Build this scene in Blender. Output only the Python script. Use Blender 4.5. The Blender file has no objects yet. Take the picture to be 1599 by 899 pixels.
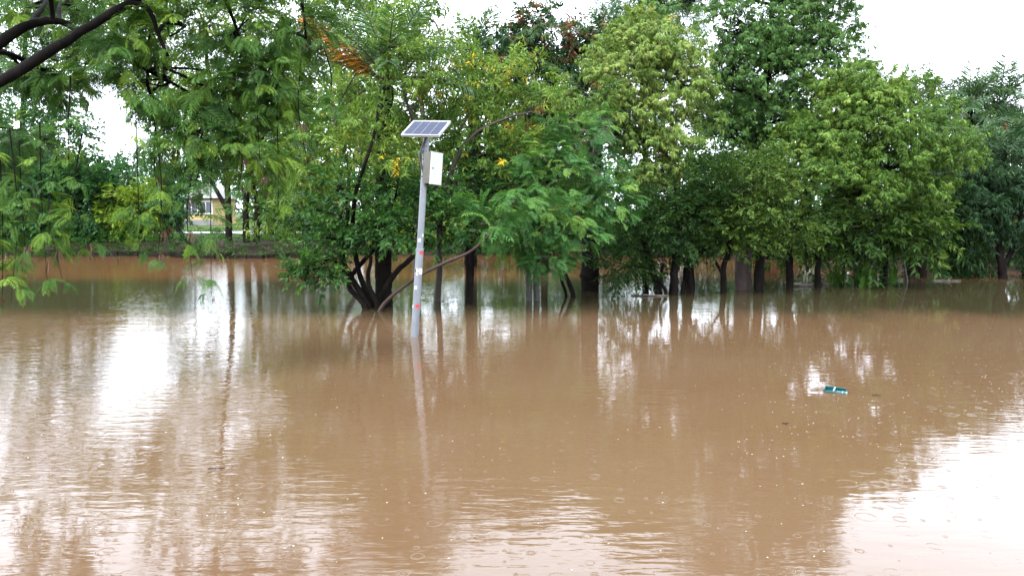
import bpy, math
import numpy as np
from mathutils import Vector, Matrix

# ------------------------------------------------------------------ camera, sky, sun, exposure
scene = bpy.context.scene
COL = scene.collection
F_PX, CX, CY, CAM_Z, PITCH = 1155.0, 799.5, 449.5, 2.0, math.atan(119.5 / 1155.0)
cam_d = bpy.data.cameras.new('camera')
cam = bpy.data.objects.new('camera', cam_d)
COL.objects.link(cam)
cam.location = (0, 0, CAM_Z)
cam.rotation_euler = (math.pi / 2 - PITCH, 0, 0)
cam_d.sensor_width = 36.0
cam_d.lens = 36.0 * F_PX / 1599.0
cam_d.clip_start, cam_d.clip_end = 0.1, 3000
scene.camera = cam

SUN_EL, SUN_AZ = math.radians(58), math.radians(205)   # high sun behind cloud, behind the photographer
world = bpy.data.worlds.new('World')
scene.world = world
world.use_nodes = True
wn, wl = world.node_tree.nodes, world.node_tree.links
wn.clear()
sky = wn.new('ShaderNodeTexSky')
sky.sky_type = 'NISHITA'
sky.sun_disc = False
sky.sun_elevation = SUN_EL
sky.sun_rotation = SUN_AZ
sky.dust_density = 6.0
sky.ozone_density = 1.0
hs = wn.new('ShaderNodeHueSaturation')
hs.inputs['Saturation'].default_value = 0.25
mixw = wn.new('ShaderNodeMix')
mixw.data_type = 'RGBA'
mixw.inputs['Factor'].default_value = 0.72          # closed cloud deck over the clear sky
mixw.inputs['B'].default_value = (7.2, 7.9, 9.1, 1)
bg = wn.new('ShaderNodeBackground')
bg.inputs['Strength'].default_value = 0.11
wo = wn.new('ShaderNodeOutputWorld')
wl.new(sky.outputs[0], hs.inputs['Color'])
wl.new(hs.outputs[0], mixw.inputs['A'])
wl.new(mixw.outputs['Result'], bg.inputs['Color'])
wl.new(bg.outputs[0], wo.inputs['Surface'])

sun_d = bpy.data.lights.new('sun', 'SUN')
sun_d.energy = 0.7
sun_d.angle = math.radians(20)
sun_d.color = (1.0, 0.97, 0.92)
sun = bpy.data.objects.new('sun', sun_d)
COL.objects.link(sun)
sdir = Vector((math.sin(SUN_AZ) * math.cos(SUN_EL), math.cos(SUN_AZ) * math.cos(SUN_EL), math.sin(SUN_EL)))
sun.rotation_euler = (-sdir).to_track_quat('-Z', 'Y').to_euler()
sun.location = (0, 0, 60)

scene.view_settings.view_transform = 'Standard'
scene.view_settings.look = 'None'
scene.view_settings.gamma = 1.0
scene.view_settings.exposure = 3.0
scene.view_settings.use_curve_mapping = False
scene.render.engine = 'CYCLES'
cy = scene.cycles
cy.use_denoising = True
cy.max_bounces = 7
cy.diffuse_bounces = 4
cy.glossy_bounces = 3
cy.transmission_bounces = 4
cy.transparent_max_bounces = 4
cy.caustics_reflective = False
cy.caustics_refractive = False
cy.sample_clamp_indirect = 8.0

# ------------------------------------------------------------------ small maths
def P(px, py, Y):
    """Place at depth Y in front of the camera seen at (px, py) of the 1599 x 899 photograph."""
    u, v = (px - CX) / F_PX, (CY - py) / F_PX
    c, s = math.cos(PITCH), math.sin(PITCH)
    d = np.array([u, v * s + c, v * c - s])
    return np.array([0, 0, CAM_Z]) + d * (Y / d[1])

def ground_Y(py, z=0.0):
    v = (CY - py) / F_PX
    c, s = math.cos(PITCH), math.sin(PITCH)
    return (v * s + c) * (z - CAM_Z) / (v * c - s)

def spline(pts, n):
    """Catmull-Rom through pts (k,m) -> n samples."""
    pts = np.asarray(pts, float)
    k = len(pts)
    if k == 2:
        t = np.linspace(0, 1, n)[:, None]
        return pts[0] * (1 - t) + pts[1] * t
    ext = np.vstack([2 * pts[0] - pts[1], pts, 2 * pts[-1] - pts[-2]])
    out = []
    for t in np.linspace(0, k - 1 - 1e-6, n):
        i = int(t)
        f = t - i
        a, b, c, d = ext[i:i + 4]
        out.append(.5 * ((2 * b) + (c - a) * f + (2 * a - 5 * b + 4 * c - d) * f * f + (3 * b - a - 3 * c + d) * f ** 3))
    return np.array(out)

def unit(v):
    return v / np.maximum(np.linalg.norm(v, axis=-1, keepdims=True), 1e-9)

# ------------------------------------------------------------------ mesh collector
class Acc:
    def __init__(self):
        self.v, self.f, self.n, self.t, self.m = [], [], 0, [], []
    def quads(self, V, F, tint=None, mat=0):
        V = np.asarray(V, float).reshape(-1, 3)
        F = np.asarray(F, np.int64).reshape(-1, 4)
        self.v.append(V)
        self.f.append(F + self.n)
        self.n += len(V)
        self.t.append(np.full(len(V), .5) if tint is None else np.asarray(tint, float))
        self.m.append(np.full(len(F), mat))
    def tube(self, pts, rad, sides=6, mat=0, cap=True, rough=0.0, rng=None):
        pts = np.asarray(pts, float)
        n = len(pts)
        rad = np.broadcast_to(np.asarray(rad, float), (n,))
        tan = unit(np.gradient(pts, axis=0))
        ref = np.array([0.0, 0, 1]) if abs(tan[0][2]) < .8 else np.array([1.0, 0, 0])
        s = unit(np.cross(tan, ref))
        u = np.cross(s, tan)
        a = np.linspace(0, 2 * np.pi, sides, endpoint=False)
        R = rad[:, None] * np.ones(sides)
        if rough and rng is not None:
            R = R * (1 + rough * rng.standard_normal(R.shape))
        V = pts[:, None, :] + R[:, :, None] * (np.cos(a)[None, :, None] * s[:, None, :] + np.sin(a)[None, :, None] * u[:, None, :])
        i = np.arange(n - 1)[:, None] * sides
        j = np.arange(sides)[None, :]
        k = (j + 1) % sides
        F = np.stack([i + j, i + k, i + sides + k, i + sides + j], -1).reshape(-1, 4)
        self.quads(V, F, None, mat)
        if cap and sides in (4, 6, 8):
            for ring in (0, n - 1):
                b = ring * sides
                FF = [[b + 0, b + q, b + q + 1, b + q + 2] for q in range(1, sides - 2, 2)]
                self.f.append(np.array(FF) + self.n - n * sides)
                self.m.append(np.full(len(FF), mat))
    def box(self, c, half, R=np.eye(3), mat=0):
        c, half = np.asarray(c, float), np.asarray(half, float)
        s = np.array([[-1, -1, -1], [1, -1, -1], [1, 1, -1], [-1, 1, -1], [-1, -1, 1], [1, -1, 1], [1, 1, 1], [-1, 1, 1]])
        V = c + (s * half) @ np.asarray(R).T
        self.quads(V, [[3, 2, 1, 0], [4, 5, 6, 7], [0, 1, 5, 4], [1, 2, 6, 5], [2, 3, 7, 6], [3, 0, 4, 7]], None, mat)
    def mesh(self, name, mats, origin=(0, 0, 0), smooth=False):
        V = np.vstack(self.v) - np.asarray(origin)
        F = np.vstack(self.f)
        me = bpy.data.meshes.new(name)
        me.vertices.add(len(V))
        me.vertices.foreach_set('co', V.astype(np.float32).ravel())
        me.loops.add(F.size)
        me.loops.foreach_set('vertex_index', F.astype(np.int32).ravel())
        me.polygons.add(len(F))
        me.polygons.foreach_set('loop_start', np.arange(0, F.size, 4, dtype=np.int32))
        me.polygons.foreach_set('material_index', np.concatenate(self.m).astype(np.int32))
        me.polygons.foreach_set('use_smooth', np.full(len(F), smooth))
        at = me.attributes.new('tint', 'FLOAT', 'POINT')
        at.data.foreach_set('value', np.concatenate(self.t).astype(np.float32))
        for m in (mats if isinstance(mats, (list, tuple)) else [mats]):
            me.materials.append(m)
        me.update()
        me.validate()
        return me
    def build(self, name, mats, parent=None, origin=(0, 0, 0), smooth=False):
        o = bpy.data.objects.new(name, self.mesh(name, mats, origin, smooth))
        COL.objects.link(o)
        if parent is not None:
            o.parent = parent
        return o

def empty(name, label, cat, loc=(0, 0, 0), group=None):
    o = bpy.data.objects.new(name, None)
    COL.objects.link(o)
    o.location = loc
    o.empty_display_size = .2
    tag(o, label, cat, group)
    return o

def tag(o, label=None, cat=None, group=None, kind=None):
    for k, v in (('label', label), ('category', cat), ('group', group), ('kind', kind)):
        if v:
            o[k] = v
    return o

# ------------------------------------------------------------------ materials
def new_mat(name):
    m = bpy.data.materials.new(name)
    m.use_nodes = True
    nt = m.node_tree
    nt.nodes.clear()
    return m, nt.nodes, nt.links

def out(N, L, sh):
    o = N.new('ShaderNodeOutputMaterial')
    L.new(sh, o.inputs['Surface'])

def leaf_mat(name, stops, trans=.27, rough=.45, spec=.11):
    """stops: [(pos, (r,g,b))...] over the per-leaf tint."""
    m, N, L = new_mat(name)
    a = N.new('ShaderNodeAttribute')
    a.attribute_name = 'tint'
    r = N.new('ShaderNodeValToRGB')
    e = r.color_ramp.elements
    while len(e) < len(stops):
        e.new(.5)
    for k, (p, c) in enumerate(stops):
        e[k].position = p
        e[k].color = (c[0] * .84, c[1] * .90, c[2] * .74, 1)
    L.new(a.outputs['Fac'], r.inputs['Fac'])
    b = N.new('ShaderNodeBsdfPrincipled')
    b.inputs['Roughness'].default_value = rough
    b.inputs['Specular IOR Level'].default_value = spec
    L.new(r.outputs[0], b.inputs['Base Color'])
    t = N.new('ShaderNodeBsdfTranslucent')
    g = N.new('ShaderNodeMix')
    g.data_type = 'RGBA'
    g.blend_type = 'MULTIPLY'
    g.inputs['Factor'].default_value = 1
    g.inputs['B'].default_value = (1.35, 1.45, .7, 1)
    L.new(r.outputs[0], g.inputs['A'])
    L.new(g.outputs['Result'], t.inputs['Color'])
    x = N.new('ShaderNodeMixShader')
    x.inputs[0].default_value = trans
    L.new(b.outputs[0], x.inputs[1])
    L.new(t.outputs[0], x.inputs[2])
    out(N, L, x.outputs[0])
    return m

def noise_mat(name, c1, c2, scale=6, rough=.6, bump=.3, stretch=(1, 1, 1), spec=.4, detail=6, metallic=0.0, coord='Object', dist=.02):
    m, N, L = new_mat(name)
    tc = N.new('ShaderNodeTexCoord')
    mp = N.new('ShaderNodeMapping')
    mp.inputs['Scale'].default_value = stretch
    L.new(tc.outputs[coord], mp.inputs[0])
    n = N.new('ShaderNodeTexNoise')
    n.inputs['Scale'].default_value = scale
    n.inputs['Detail'].default_value = detail
    n.inputs['Roughness'].default_value = .65
    L.new(mp.outputs[0], n.inputs['Vector'])
    r = N.new('ShaderNodeValToRGB')
    r.color_ramp.elements[0].position, r.color_ramp.elements[1].position = .33, .68
    r.color_ramp.elements[0].color, r.color_ramp.elements[1].color = (*c1, 1), (*c2, 1)
    L.new(n.outputs['Fac'], r.inputs[0])
    b = N.new('ShaderNodeBsdfPrincipled')
    b.inputs['Roughness'].default_value = rough
    b.inputs['Specular IOR Level'].default_value = spec
    b.inputs['Metallic'].default_value = metallic
    L.new(r.outputs[0], b.inputs['Base Color'])
    if bump:
        bp = N.new('ShaderNodeBump')
        bp.inputs['Strength'].default_value = bump
        bp.inputs['Distance'].default_value = dist
        L.new(n.outputs['Fac'], bp.inputs['Height'])
        L.new(bp.outputs[0], b.inputs['Normal'])
    out(N, L, b.outputs[0])
    return m

def math_node(N, L, op, a, b=None, c=None):
    n = N.new('ShaderNodeMath')
    n.operation = op
    for i, x in enumerate((a, b, c)):
        if x is None:
            continue
        if isinstance(x, (int, float)):
            n.inputs[i].default_value = x
        else:
            L.new(x, n.inputs[i])
    return n.outputs[0]

def water_mat():
    m, N, L = new_mat('muddy_water')
    tc = N.new('ShaderNodeTexCoord')
    def noise(scale, stretch, detail=3, rough=.5, rot=0):
        mp = N.new('ShaderNodeMapping')
        mp.inputs['Scale'].default_value = stretch
        mp.inputs['Rotation'].default_value = (0, 0, rot)
        L.new(tc.outputs['Object'], mp.inputs[0])
        n = N.new('ShaderNodeTexNoise')
        n.inputs['Scale'].default_value = scale
        n.inputs['Detail'].default_value = detail
        n.inputs['Roughness'].default_value = rough
        L.new(mp.outputs[0], n.inputs['Vector'])
        return n.outputs['Fac']
    # silt colour: slow drifts of redder and paler mud
    n1 = noise(.16, (1, 1.8, 1), 4, .55)
    r = N.new('ShaderNodeValToRGB')
    r.color_ramp.elements[0].position, r.color_ramp.elements[1].position = .3, .72
    r.color_ramp.elements[0].color = (.063, .0352, .0178, 1)
    r.color_ramp.elements[1].color = (.072, .0456, .0255, 1)
    L.new(n1, r.inputs[0])
    # tan current in front, darker olive band by the trees, red silt in the far channel
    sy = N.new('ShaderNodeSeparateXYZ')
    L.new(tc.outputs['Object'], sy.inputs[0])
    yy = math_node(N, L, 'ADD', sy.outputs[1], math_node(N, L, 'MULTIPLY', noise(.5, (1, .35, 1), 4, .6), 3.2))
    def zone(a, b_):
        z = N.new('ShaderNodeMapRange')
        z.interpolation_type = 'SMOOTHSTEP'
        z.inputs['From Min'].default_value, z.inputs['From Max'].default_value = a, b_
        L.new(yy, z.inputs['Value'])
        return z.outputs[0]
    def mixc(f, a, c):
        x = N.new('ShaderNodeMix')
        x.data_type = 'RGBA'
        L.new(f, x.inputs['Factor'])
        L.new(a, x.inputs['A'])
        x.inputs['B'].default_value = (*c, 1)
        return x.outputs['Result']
    water_col = mixc(zone(14.6, 17.2), r.outputs[0], (.024, .0195, .0095))
    water_col = mixc(zone(21.5, 25.5), water_col, (.080, .0345, .0160))
    b = N.new('ShaderNodeBsdfPrincipled')
    b.inputs['IOR'].default_value = 1.34
    b.inputs['Roughness'].default_value = .035
    L.new(water_col, b.inputs['Base Color'])
    # rain rings
    def rings(scale, off, amount, rmax, thick):
        mp = N.new('ShaderNodeMapping')
        mp.inputs['Location'].default_value = (off, off * 1.7, 0)
        L.new(tc.outputs['Object'], mp.inputs[0])
        v = N.new('ShaderNodeTexVoronoi')
        v.voronoi_dimensions = '2D'
        v.inputs['Scale'].default_value = scale
        v.inputs['Randomness'].default_value = 1
        L.new(mp.outputs[0], v.inputs['Vector'])
        sp = N.new('ShaderNodeSeparateColor')
        L.new(v.outputs['Color'], sp.inputs[0])
        d = math_node(N, L, 'DIVIDE', v.outputs['Distance'], scale)        # metres from the drop
        R = math_node(N, L, 'MULTIPLY', sp.outputs[0], rmax)
        q = math_node(N, L, 'SUBTRACT', d, R)
        e = math_node(N, L, 'DIVIDE', q, thick)
        g = math_node(N, L, 'EXPONENT', math_node(N, L, 'MULTIPLY', math_node(N, L, 'MULTIPLY', e, e), -1.0))
        s = math_node(N, L, 'COSINE', math_node(N, L, 'MULTIPLY', q, 3.3 / thick))
        on = math_node(N, L, 'GREATER_THAN', sp.outputs[1], 1 - amount)
        fade = math_node(N, L, 'SUBTRACT', 1.15, sp.outputs[0])
        return math_node(N, L, 'MULTIPLY', math_node(N, L, 'MULTIPLY', g, s), math_node(N, L, 'MULTIPLY', on, fade))
    w1 = noise(1.0, (1.3, 4.2, 1), 3, .5, .08)
    w2 = noise(1.0, (5, 17, 1), 2, .5, -.06)
    w0 = noise(.22, (1, 1.6, 1), 3, .55)                       # gusts: where the surface is ruffled, more on the open left
    sx = N.new('ShaderNodeSeparateXYZ')
    L.new(tc.outputs['Object'], sx.inputs[0])
    lee = math_node(N, L, 'MULTIPLY', sx.outputs[0], -.018)
    gust = N.new('ShaderNodeMapRange')
    gust.inputs['From Min'].default_value, gust.inputs['From Max'].default_value = .36, .60
    gust.inputs['To Min'].default_value, gust.inputs['To Max'].default_value = .12, 1.0
    L.new(math_node(N, L, 'ADD', w0, lee), gust.inputs['Value'])
    w3 = noise(1.0, (2.6, 9.5, 1), 2, .5, .05)
    h = math_node(N, L, 'MULTIPLY', w1, .0020)
    h = math_node(N, L, 'ADD', h, math_node(N, L, 'MULTIPLY', math_node(N, L, 'MULTIPLY', w2, gust.outputs[0]), .0021))
    h = math_node(N, L, 'ADD', h, math_node(N, L, 'MULTIPLY', math_node(N, L, 'MULTIPLY', w3, gust.outputs[0]), .0032))
    for args, amp in (((2.6, 3.1, .60, .06, .008), .0006), ((5.2, 9.7, .45, .035, .006), .00045), ((1.3, 1.3, .45, .09, .010), .0003), ((3.7, 5.3, .4, .09, .009), .0004)):
        h = math_node(N, L, 'ADD', h, math_node(N, L, 'MULTIPLY', rings(*args), amp))
    bp = N.new('ShaderNodeBump')
    bp.inputs['Strength'].default_value = 1
    bp.inputs['Distance'].default_value = 1
    L.new(h, bp.inputs['Height'])
    L.new(bp.outputs[0], b.inputs['Normal'])
    out(N, L, b.outputs[0])
    return m

def plain_mat(name, c, rough=.5, metallic=0.0, spec=.5):
    m, N, L = new_mat(name)
    b = N.new('ShaderNodeBsdfPrincipled')
    b.inputs['Base Color'].default_value = (*c, 1)
    b.inputs['Roughness'].default_value = rough
    b.inputs['Metallic'].default_value = metallic
    b.inputs['Specular IOR Level'].default_value = spec
    out(N, L, b.outputs[0])
    return m

M = {}
M['water'] = water_mat()
def ground_mat():
    m, N, L = new_mat('wet_earth_and_grass')
    tc = N.new('ShaderNodeTexCoord')
    n = N.new('ShaderNodeTexNoise'); n.inputs['Scale'].default_value = 1.2; n.inputs['Detail'].default_value = 6
    L.new(tc.outputs['Object'], n.inputs['Vector'])
    def ramp(c1, c2):
        r = N.new('ShaderNodeValToRGB'); r.color_ramp.elements[0].position, r.color_ramp.elements[1].position = .33, .68
        r.color_ramp.elements[0].color, r.color_ramp.elements[1].color = (*c1, 1), (*c2, 1); L.new(n.outputs['Fac'], r.inputs[0]); return r.outputs[0]
    mud, grass = ramp((.007, .0055, .004), (.020, .015, .010)), ramp((.02, .036, .010), (.045, .066, .018))
    sp = N.new('ShaderNodeSeparateXYZ'); L.new(tc.outputs['Object'], sp.inputs[0])
    y = math_node(N, L, 'ADD', sp.outputs[1], math_node(N, L, 'MULTIPLY', n.outputs['Fac'], 5.0))
    mr = N.new('ShaderNodeMapRange'); mr.inputs['From Min'].default_value, mr.inputs['From Max'].default_value = 39.5, 42.5
    L.new(y, mr.inputs['Value'])
    mx = N.new('ShaderNodeMix'); mx.data_type = 'RGBA'
    L.new(mr.outputs[0], mx.inputs['Factor']); L.new(mud, mx.inputs['A']); L.new(grass, mx.inputs['B'])
    b = N.new('ShaderNodeBsdfPrincipled'); b.inputs['Roughness'].default_value = .9; b.inputs['Specular IOR Level'].default_value = .05
    L.new(mx.outputs['Result'], b.inputs['Base Color'])
    bp = N.new('ShaderNodeBump'); bp.inputs['Strength'].default_value = .5; bp.inputs['Distance'].default_value = .05
    L.new(n.outputs['Fac'], bp.inputs['Height']); L.new(bp.outputs[0], b.inputs['Normal'])
    out(N, L, b.outputs[0])
    return m
M['ground'] = ground_mat()
M['mud'] = noise_mat('mud', (.05, .032, .02), (.09, .06, .035), 3, .7, .5)
M['bark_dark'] = noise_mat('wet_dark_bark', (.0018, .0016, .0014), (.0095, .0072, .0056), 9, .85, .8, (1, 1, .35), spec=.06)
M['bark_black'] = noise_mat('soaked_black_bark', (.0012, .0011, .001), (.007, .0056, .0045), 9, .85, .9, (1, 1, .35), spec=.05)
M['bark_brown'] = noise_mat('brown_bark', (.009, .006, .004), (.028, .018, .012), 10, .75, .6, (1, 1, .35))
M['bark_red'] = noise_mat('reddish_bark', (.011, .0055, .004), (.034, .016, .010), 10, .7, .5, (1, 1, .5))
M['bark_grey'] = noise_mat('pale_grey_bark', (.012, .012, .009), (.040, .037, .028), 8, .7, .5, (1, 1, .5))
M['palm_bark'] = noise_mat('palm_bark', (.0018, .0016, .0014), (.0095, .0072, .0056), 5, .85, .9, (1, 1, 4), spec=.06)
M['pod'] = leaf_mat('seed_pod', [(0, (.035, .012, .010)), (1, (.085, .032, .018))], .1, .6, .3)

def greens(name, a, b, c, **k):
    M[name] = leaf_mat(name, [(0, a), (.5, b), (1, c)], **k)
greens('leaf_feather', (.018, .050, .020), (.034, .092, .026), (.10, .175, .03))
greens('leaf_feather_near', (.020, .050, .012), (.046, .102, .020), (.15, .22, .030))
greens('leaf_bluegreen', (.020, .062, .022), (.046, .118, .030), (.14, .22, .040))
greens('leaf_dark', (.007, .019, .006), (.015, .037, .009), (.045, .082, .015))
greens('leaf_glossy', (.012, .036, .012), (.028, .074, .018), (.085, .15, .028), rough=.3)
greens('leaf_yellowgreen', (.050, .090, .014), (.11, .165, .022), (.21, .24, .028))
greens('leaf_mid', (.032, .074, .026), (.066, .128, .038), (.145, .205, .050))
greens('leaf_bright', (.036, .078, .018), (.080, .138, .028), (.17, .215, .038))
greens('leaf_olivedark', (.011, .028, .007), (.029, .058, .012), (.090, .130, .027))
greens('leaf_palm', (.022, .050, .024), (.045, .088, .042), (.095, .13, .065))
greens('leaf_grass', (.016, .045, .010), (.035, .085, .016), (.075, .13, .025))
greens('leaf_mangodark', (.008, .025, .012), (.021, .048, .021), (.062, .098, .038))
greens('leaf_purple', (.018, .018, .020), (.034, .036, .030), (.06, .06, .035))
greens('leaf_hedge', (.016, .046, .022), (.032, .084, .032), (.07, .14, .04))
M['leaf_olive'] = leaf_mat('leaf_olive', [(0, (.056, .100, .026)), (.45, (.125, .180, .045)), (.86, (.20, .235, .065)), (.95, (.24, .14, .07))])
M['leaf_mango'] = leaf_mat('leaf_mango', [(0, (.010, .028, .014)), (.45, (.024, .055, .022)), (.72, (.06, .095, .035)), (.80, (.17, .062, .040)), (1, (.23, .085, .05))])
M['leaf_flowering'] = leaf_mat('leaf_flowering', [(0, (.032, .072, .016)), (.45, (.075, .130, .024)), (.93, (.16, .20, .035)), (.955, (.62, .34, .02)), (1, (.66, .40, .03))])
M['leaf_dead'] = leaf_mat('leaf_dead', [(0, (.20, .065, .008)), (1, (.36, .13, .015))])
M['leaf_strawbrown'] = leaf_mat('leaf_strawbrown', [(0, (.06, .04, .02)), (1, (.15, .11, .05))])

# ------------------------------------------------------------------ leaf sprays (local: x along the twig, z up)
def kite(base, d, side, nrm, L, W, fold=.15, droop=0.0):
    base, d, side, nrm = (np.atleast_2d(q) for q in (base, d, side, nrm))
    L, W = np.broadcast_to(np.asarray(L, float), (len(base),))[:, None], np.broadcast_to(np.asarray(W, float), (len(base),))[:, None]
    tip = base + d * L
    tip = tip + np.array([0, 0, -1.0]) * (droop * L)
    mid = base + d * L * .45
    up = nrm * W * fold
    return np.stack([base, mid + side * W * .5 + up, tip, mid - side * W * .5 + up], 1)

def frame(d, up):
    d = unit(d)
    s = unit(np.cross(up, d))
    n = np.cross(d, s)
    return d, s, n

def spray_broad(rng, n=15, length=.42, L=.105, W=.048, droop=.25, spread=.9):
    t = np.sort(rng.uniform(0, 1, n)) ** .8
    base = np.stack([t * length, rng.normal(0, .02, n), -.10 * length * t ** 2], 1)
    az = np.arange(n) * 2.4 + rng.uniform(0, 1, n)
    d = np.stack([.55 + .5 * t, spread * np.cos(az), .55 * np.sin(az) - droop], 1) + rng.normal(0, .15, (n, 3))
    up = np.tile([0, 0, 1.0], (n, 1)) + rng.normal(0, .35, (n, 3))
    d, s, nn = frame(d, up)
    return kite(base, d, s, nn, L * rng.uniform(.7, 1.2, n), W * rng.uniform(.8, 1.15, n), .2, droop * .4), rng.normal(0, .10, n)

def spray_lance(rng, n=18, length=.34, L=.20, W=.040, droop=.7):
    t = rng.uniform(0, 1, n) ** .6
    base = np.stack([t * length, rng.normal(0, .012, n), -.04 * t], 1)
    az = np.arange(n) * 2.4 + rng.uniform(0, .8, n)
    d = np.stack([.5 + .35 * rng.uniform(-1, 1, n), .85 * np.cos(az), .75 * np.sin(az) - droop], 1)
    up = np.tile([0, 0, 1.0], (n, 1)) + rng.normal(0, .3, (n, 3)) + np.array([.4, 0, 0])
    d, s, nn = frame(d, up)
    return kite(base, d, s, nn, L * rng.uniform(.75, 1.15, n), W * rng.uniform(.85, 1.15, n), .15, .25), rng.normal(0, .08, n)

def spray_feather(rng, nleaf=4, rach=.26, pairs=8, L=.095, W=.021, length=.25):
    Q, T = [], []
    for k in range(nleaf):
        az = rng.uniform(-1.3, 1.3) if k else rng.uniform(-.2, .2)
        el = rng.uniform(-.1, .6)
        d0 = np.array([math.cos(az) * math.cos(el), math.sin(az) * math.cos(el), math.sin(el)])
        b0 = np.array([length * rng.uniform(.2, 1), 0, 0])
        R = rach * rng.uniform(.75, 1.15)
        t = np.linspace(.12, 1, pairs)
        droop = rng.uniform(.35, .8)
        pts = b0 + d0 * (t * R)[:, None] + np.array([0, 0, -1.0]) * (droop * R * t ** 2)[:, None]
        tan = unit(d0[None] + np.array([0, 0, -1.0]) * (2 * droop * t)[:, None])
        side = unit(np.cross(np.array([0, 0, 1.0]), d0))[None]
        nn = np.cross(tan, side)
        tl = rng.normal(0, .08)
        for sg in (-1, 1):
            d = unit(side * sg * .86 + tan * .55 + rng.normal(0, .07, (pairs, 3)) + np.array([0, 0, -.18]))
            s2 = unit(np.cross(nn, d))
            Lk = L * (.55 + .6 * np.sin(np.pi * (t * .8 + .12))) * rng.uniform(.9, 1.1)
            Q.append(kite(pts, d, s2, nn, Lk, W, .08, .12))
            T.append(np.full(pairs, tl))
        Q.append(kite(pts[-1:], tan[-1:], side, nn[-1:], L, W, .05, .1))
        T.append([tl])
        # the rachis itself, a narrow strip
        Q.append(kite(b0[None], unit(pts[-1] - b0)[None], side, nn[:1], np.linalg.norm(pts[-1] - b0), .012, 0, 0))
        T.append([tl + .1])
    return np.vstack(Q), np.concatenate(T)

def spray_pods(rng, n=7, L=.17, W=.02):
    base = np.stack([rng.uniform(0, .12, n), rng.normal(0, .03, n), rng.normal(0, .02, n)], 1)
    d = np.stack([rng.normal(0, .22, n), rng.normal(0, .22, n), -np.ones(n)], 1)
    d, s, nn = frame(d, rng.normal(0, 1, (n, 3)))
    return kite(base, d, s, nn, L * rng.uniform(.7, 1.2, n), W, .1, 0), rng.normal(0, .2, n)

def spray_needle(rng, n=22, length=.5, L=.20, W=.016):
    t = rng.uniform(0, 1, n)
    base = np.stack([t * length, np.zeros(n), -.05 * t], 1)
    az = rng.uniform(0, 6.28, n)
    d = np.stack([np.full(n, .7), .6 * np.cos(az), .6 * np.sin(az) - .15], 1)
    d, s, nn = frame(d, np.tile([0, 0, 1.0], (n, 1)) + rng.normal(0, .3, (n, 3)))
    return kite(base, d, s, nn, L * rng.uniform(.7, 1.2, n), W, .1, .15), rng.normal(0, .08, n)

TR = np.random.default_rng(11)
T = {
    'broad': [spray_broad(TR) for _ in range(10)],
    'broad_big': [spray_broad(TR, 13, .55, .17, .078, .3) for _ in range(10)],
    'broad_small': [spray_broad(TR, 20, .42, .075, .036, .2) for _ in range(10)],
    'lance': [spray_lance(TR) for _ in range(10)],
    'lance_soft': [spray_lance(TR, 22, .36, .15, .036, .8) for _ in range(10)],
    'lance_small': [spray_lance(TR, 20, .40, .11, .028, .35) for _ in range(10)],
    'feather': [spray_feather(TR) for _ in range(10)],
    'feather_fine': [spray_feather(TR, 4, .27, 12, .085, .0135) for _ in range(10)],
    'pods': [spray_pods(TR) for _ in range(5)],
    'needle': [spray_needle(TR) for _ in range(5)],
}

def bake(acc, rng, kind, pts, dirs, scale, tint, mat=0):
    """Put one spray of the kind at each point, its twig along dirs."""
    pts, dirs = np.atleast_2d(pts), np.atleast_2d(dirs)
    n = len(pts)
    if n == 0:
        return
    scale, tint = np.broadcast_to(scale, (n,)), np.broadcast_to(tint, (n,))
    x = unit(dirs)
    up = np.tile([0, 0, 1.0], (n, 1)) + rng.normal(0, .38, (n, 3))
    bad = np.abs(x[:, 2]) > .93
    up[bad] = np.stack([rng.normal(0, 1, bad.sum()), rng.normal(0, 1, bad.sum()), np.zeros(bad.sum())], 1)
    y = unit(np.cross(up, x))
    z = np.cross(x, y)
    B = np.stack([x, y, z], 2) * scale[:, None, None]
    which = rng.integers(0, len(T[kind]), n)
    for w, (Q, tl) in enumerate(T[kind]):
        k = np.nonzero(which == w)[0]
        if len(k) == 0:
            continue
        V = np.einsum('kab,qvb->kqva', B[k], Q) + pts[k][:, None, None, :]
        nq = len(k) * len(Q)
        tt = np.repeat(np.clip(tint[k][:, None] + tl[None, :], 0.005, .995).ravel(), 4)
        acc.quads(V, np.arange(nq * 4).reshape(-1, 4), tt, mat)

# ------------------------------------------------------------------ trees
BED = -0.55
def bank_z(x, y):
    """Height of the ground (water surface is 0)."""
    x, y = np.asarray(x, float), np.asarray(y, float)
    shore = 34.0 + 1.2 * np.sin(x * .21 + 1) + .6 * np.sin(x * .63) - np.clip((x - 9) * .95, 0, 9.5)
    far = BED + (1.05) * np.clip((y - shore + 1.1) / 2.0, 0, 1) + .012 * np.clip(y - shore, 0, 60)
    near = BED + .95 * np.clip((1.6 - y) / 2.5, 0, 1)
    return np.maximum(far, near) + .05 * np.sin(x * 1.3 + y * .7) * np.sin(y * .9 - x * .4)

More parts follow.
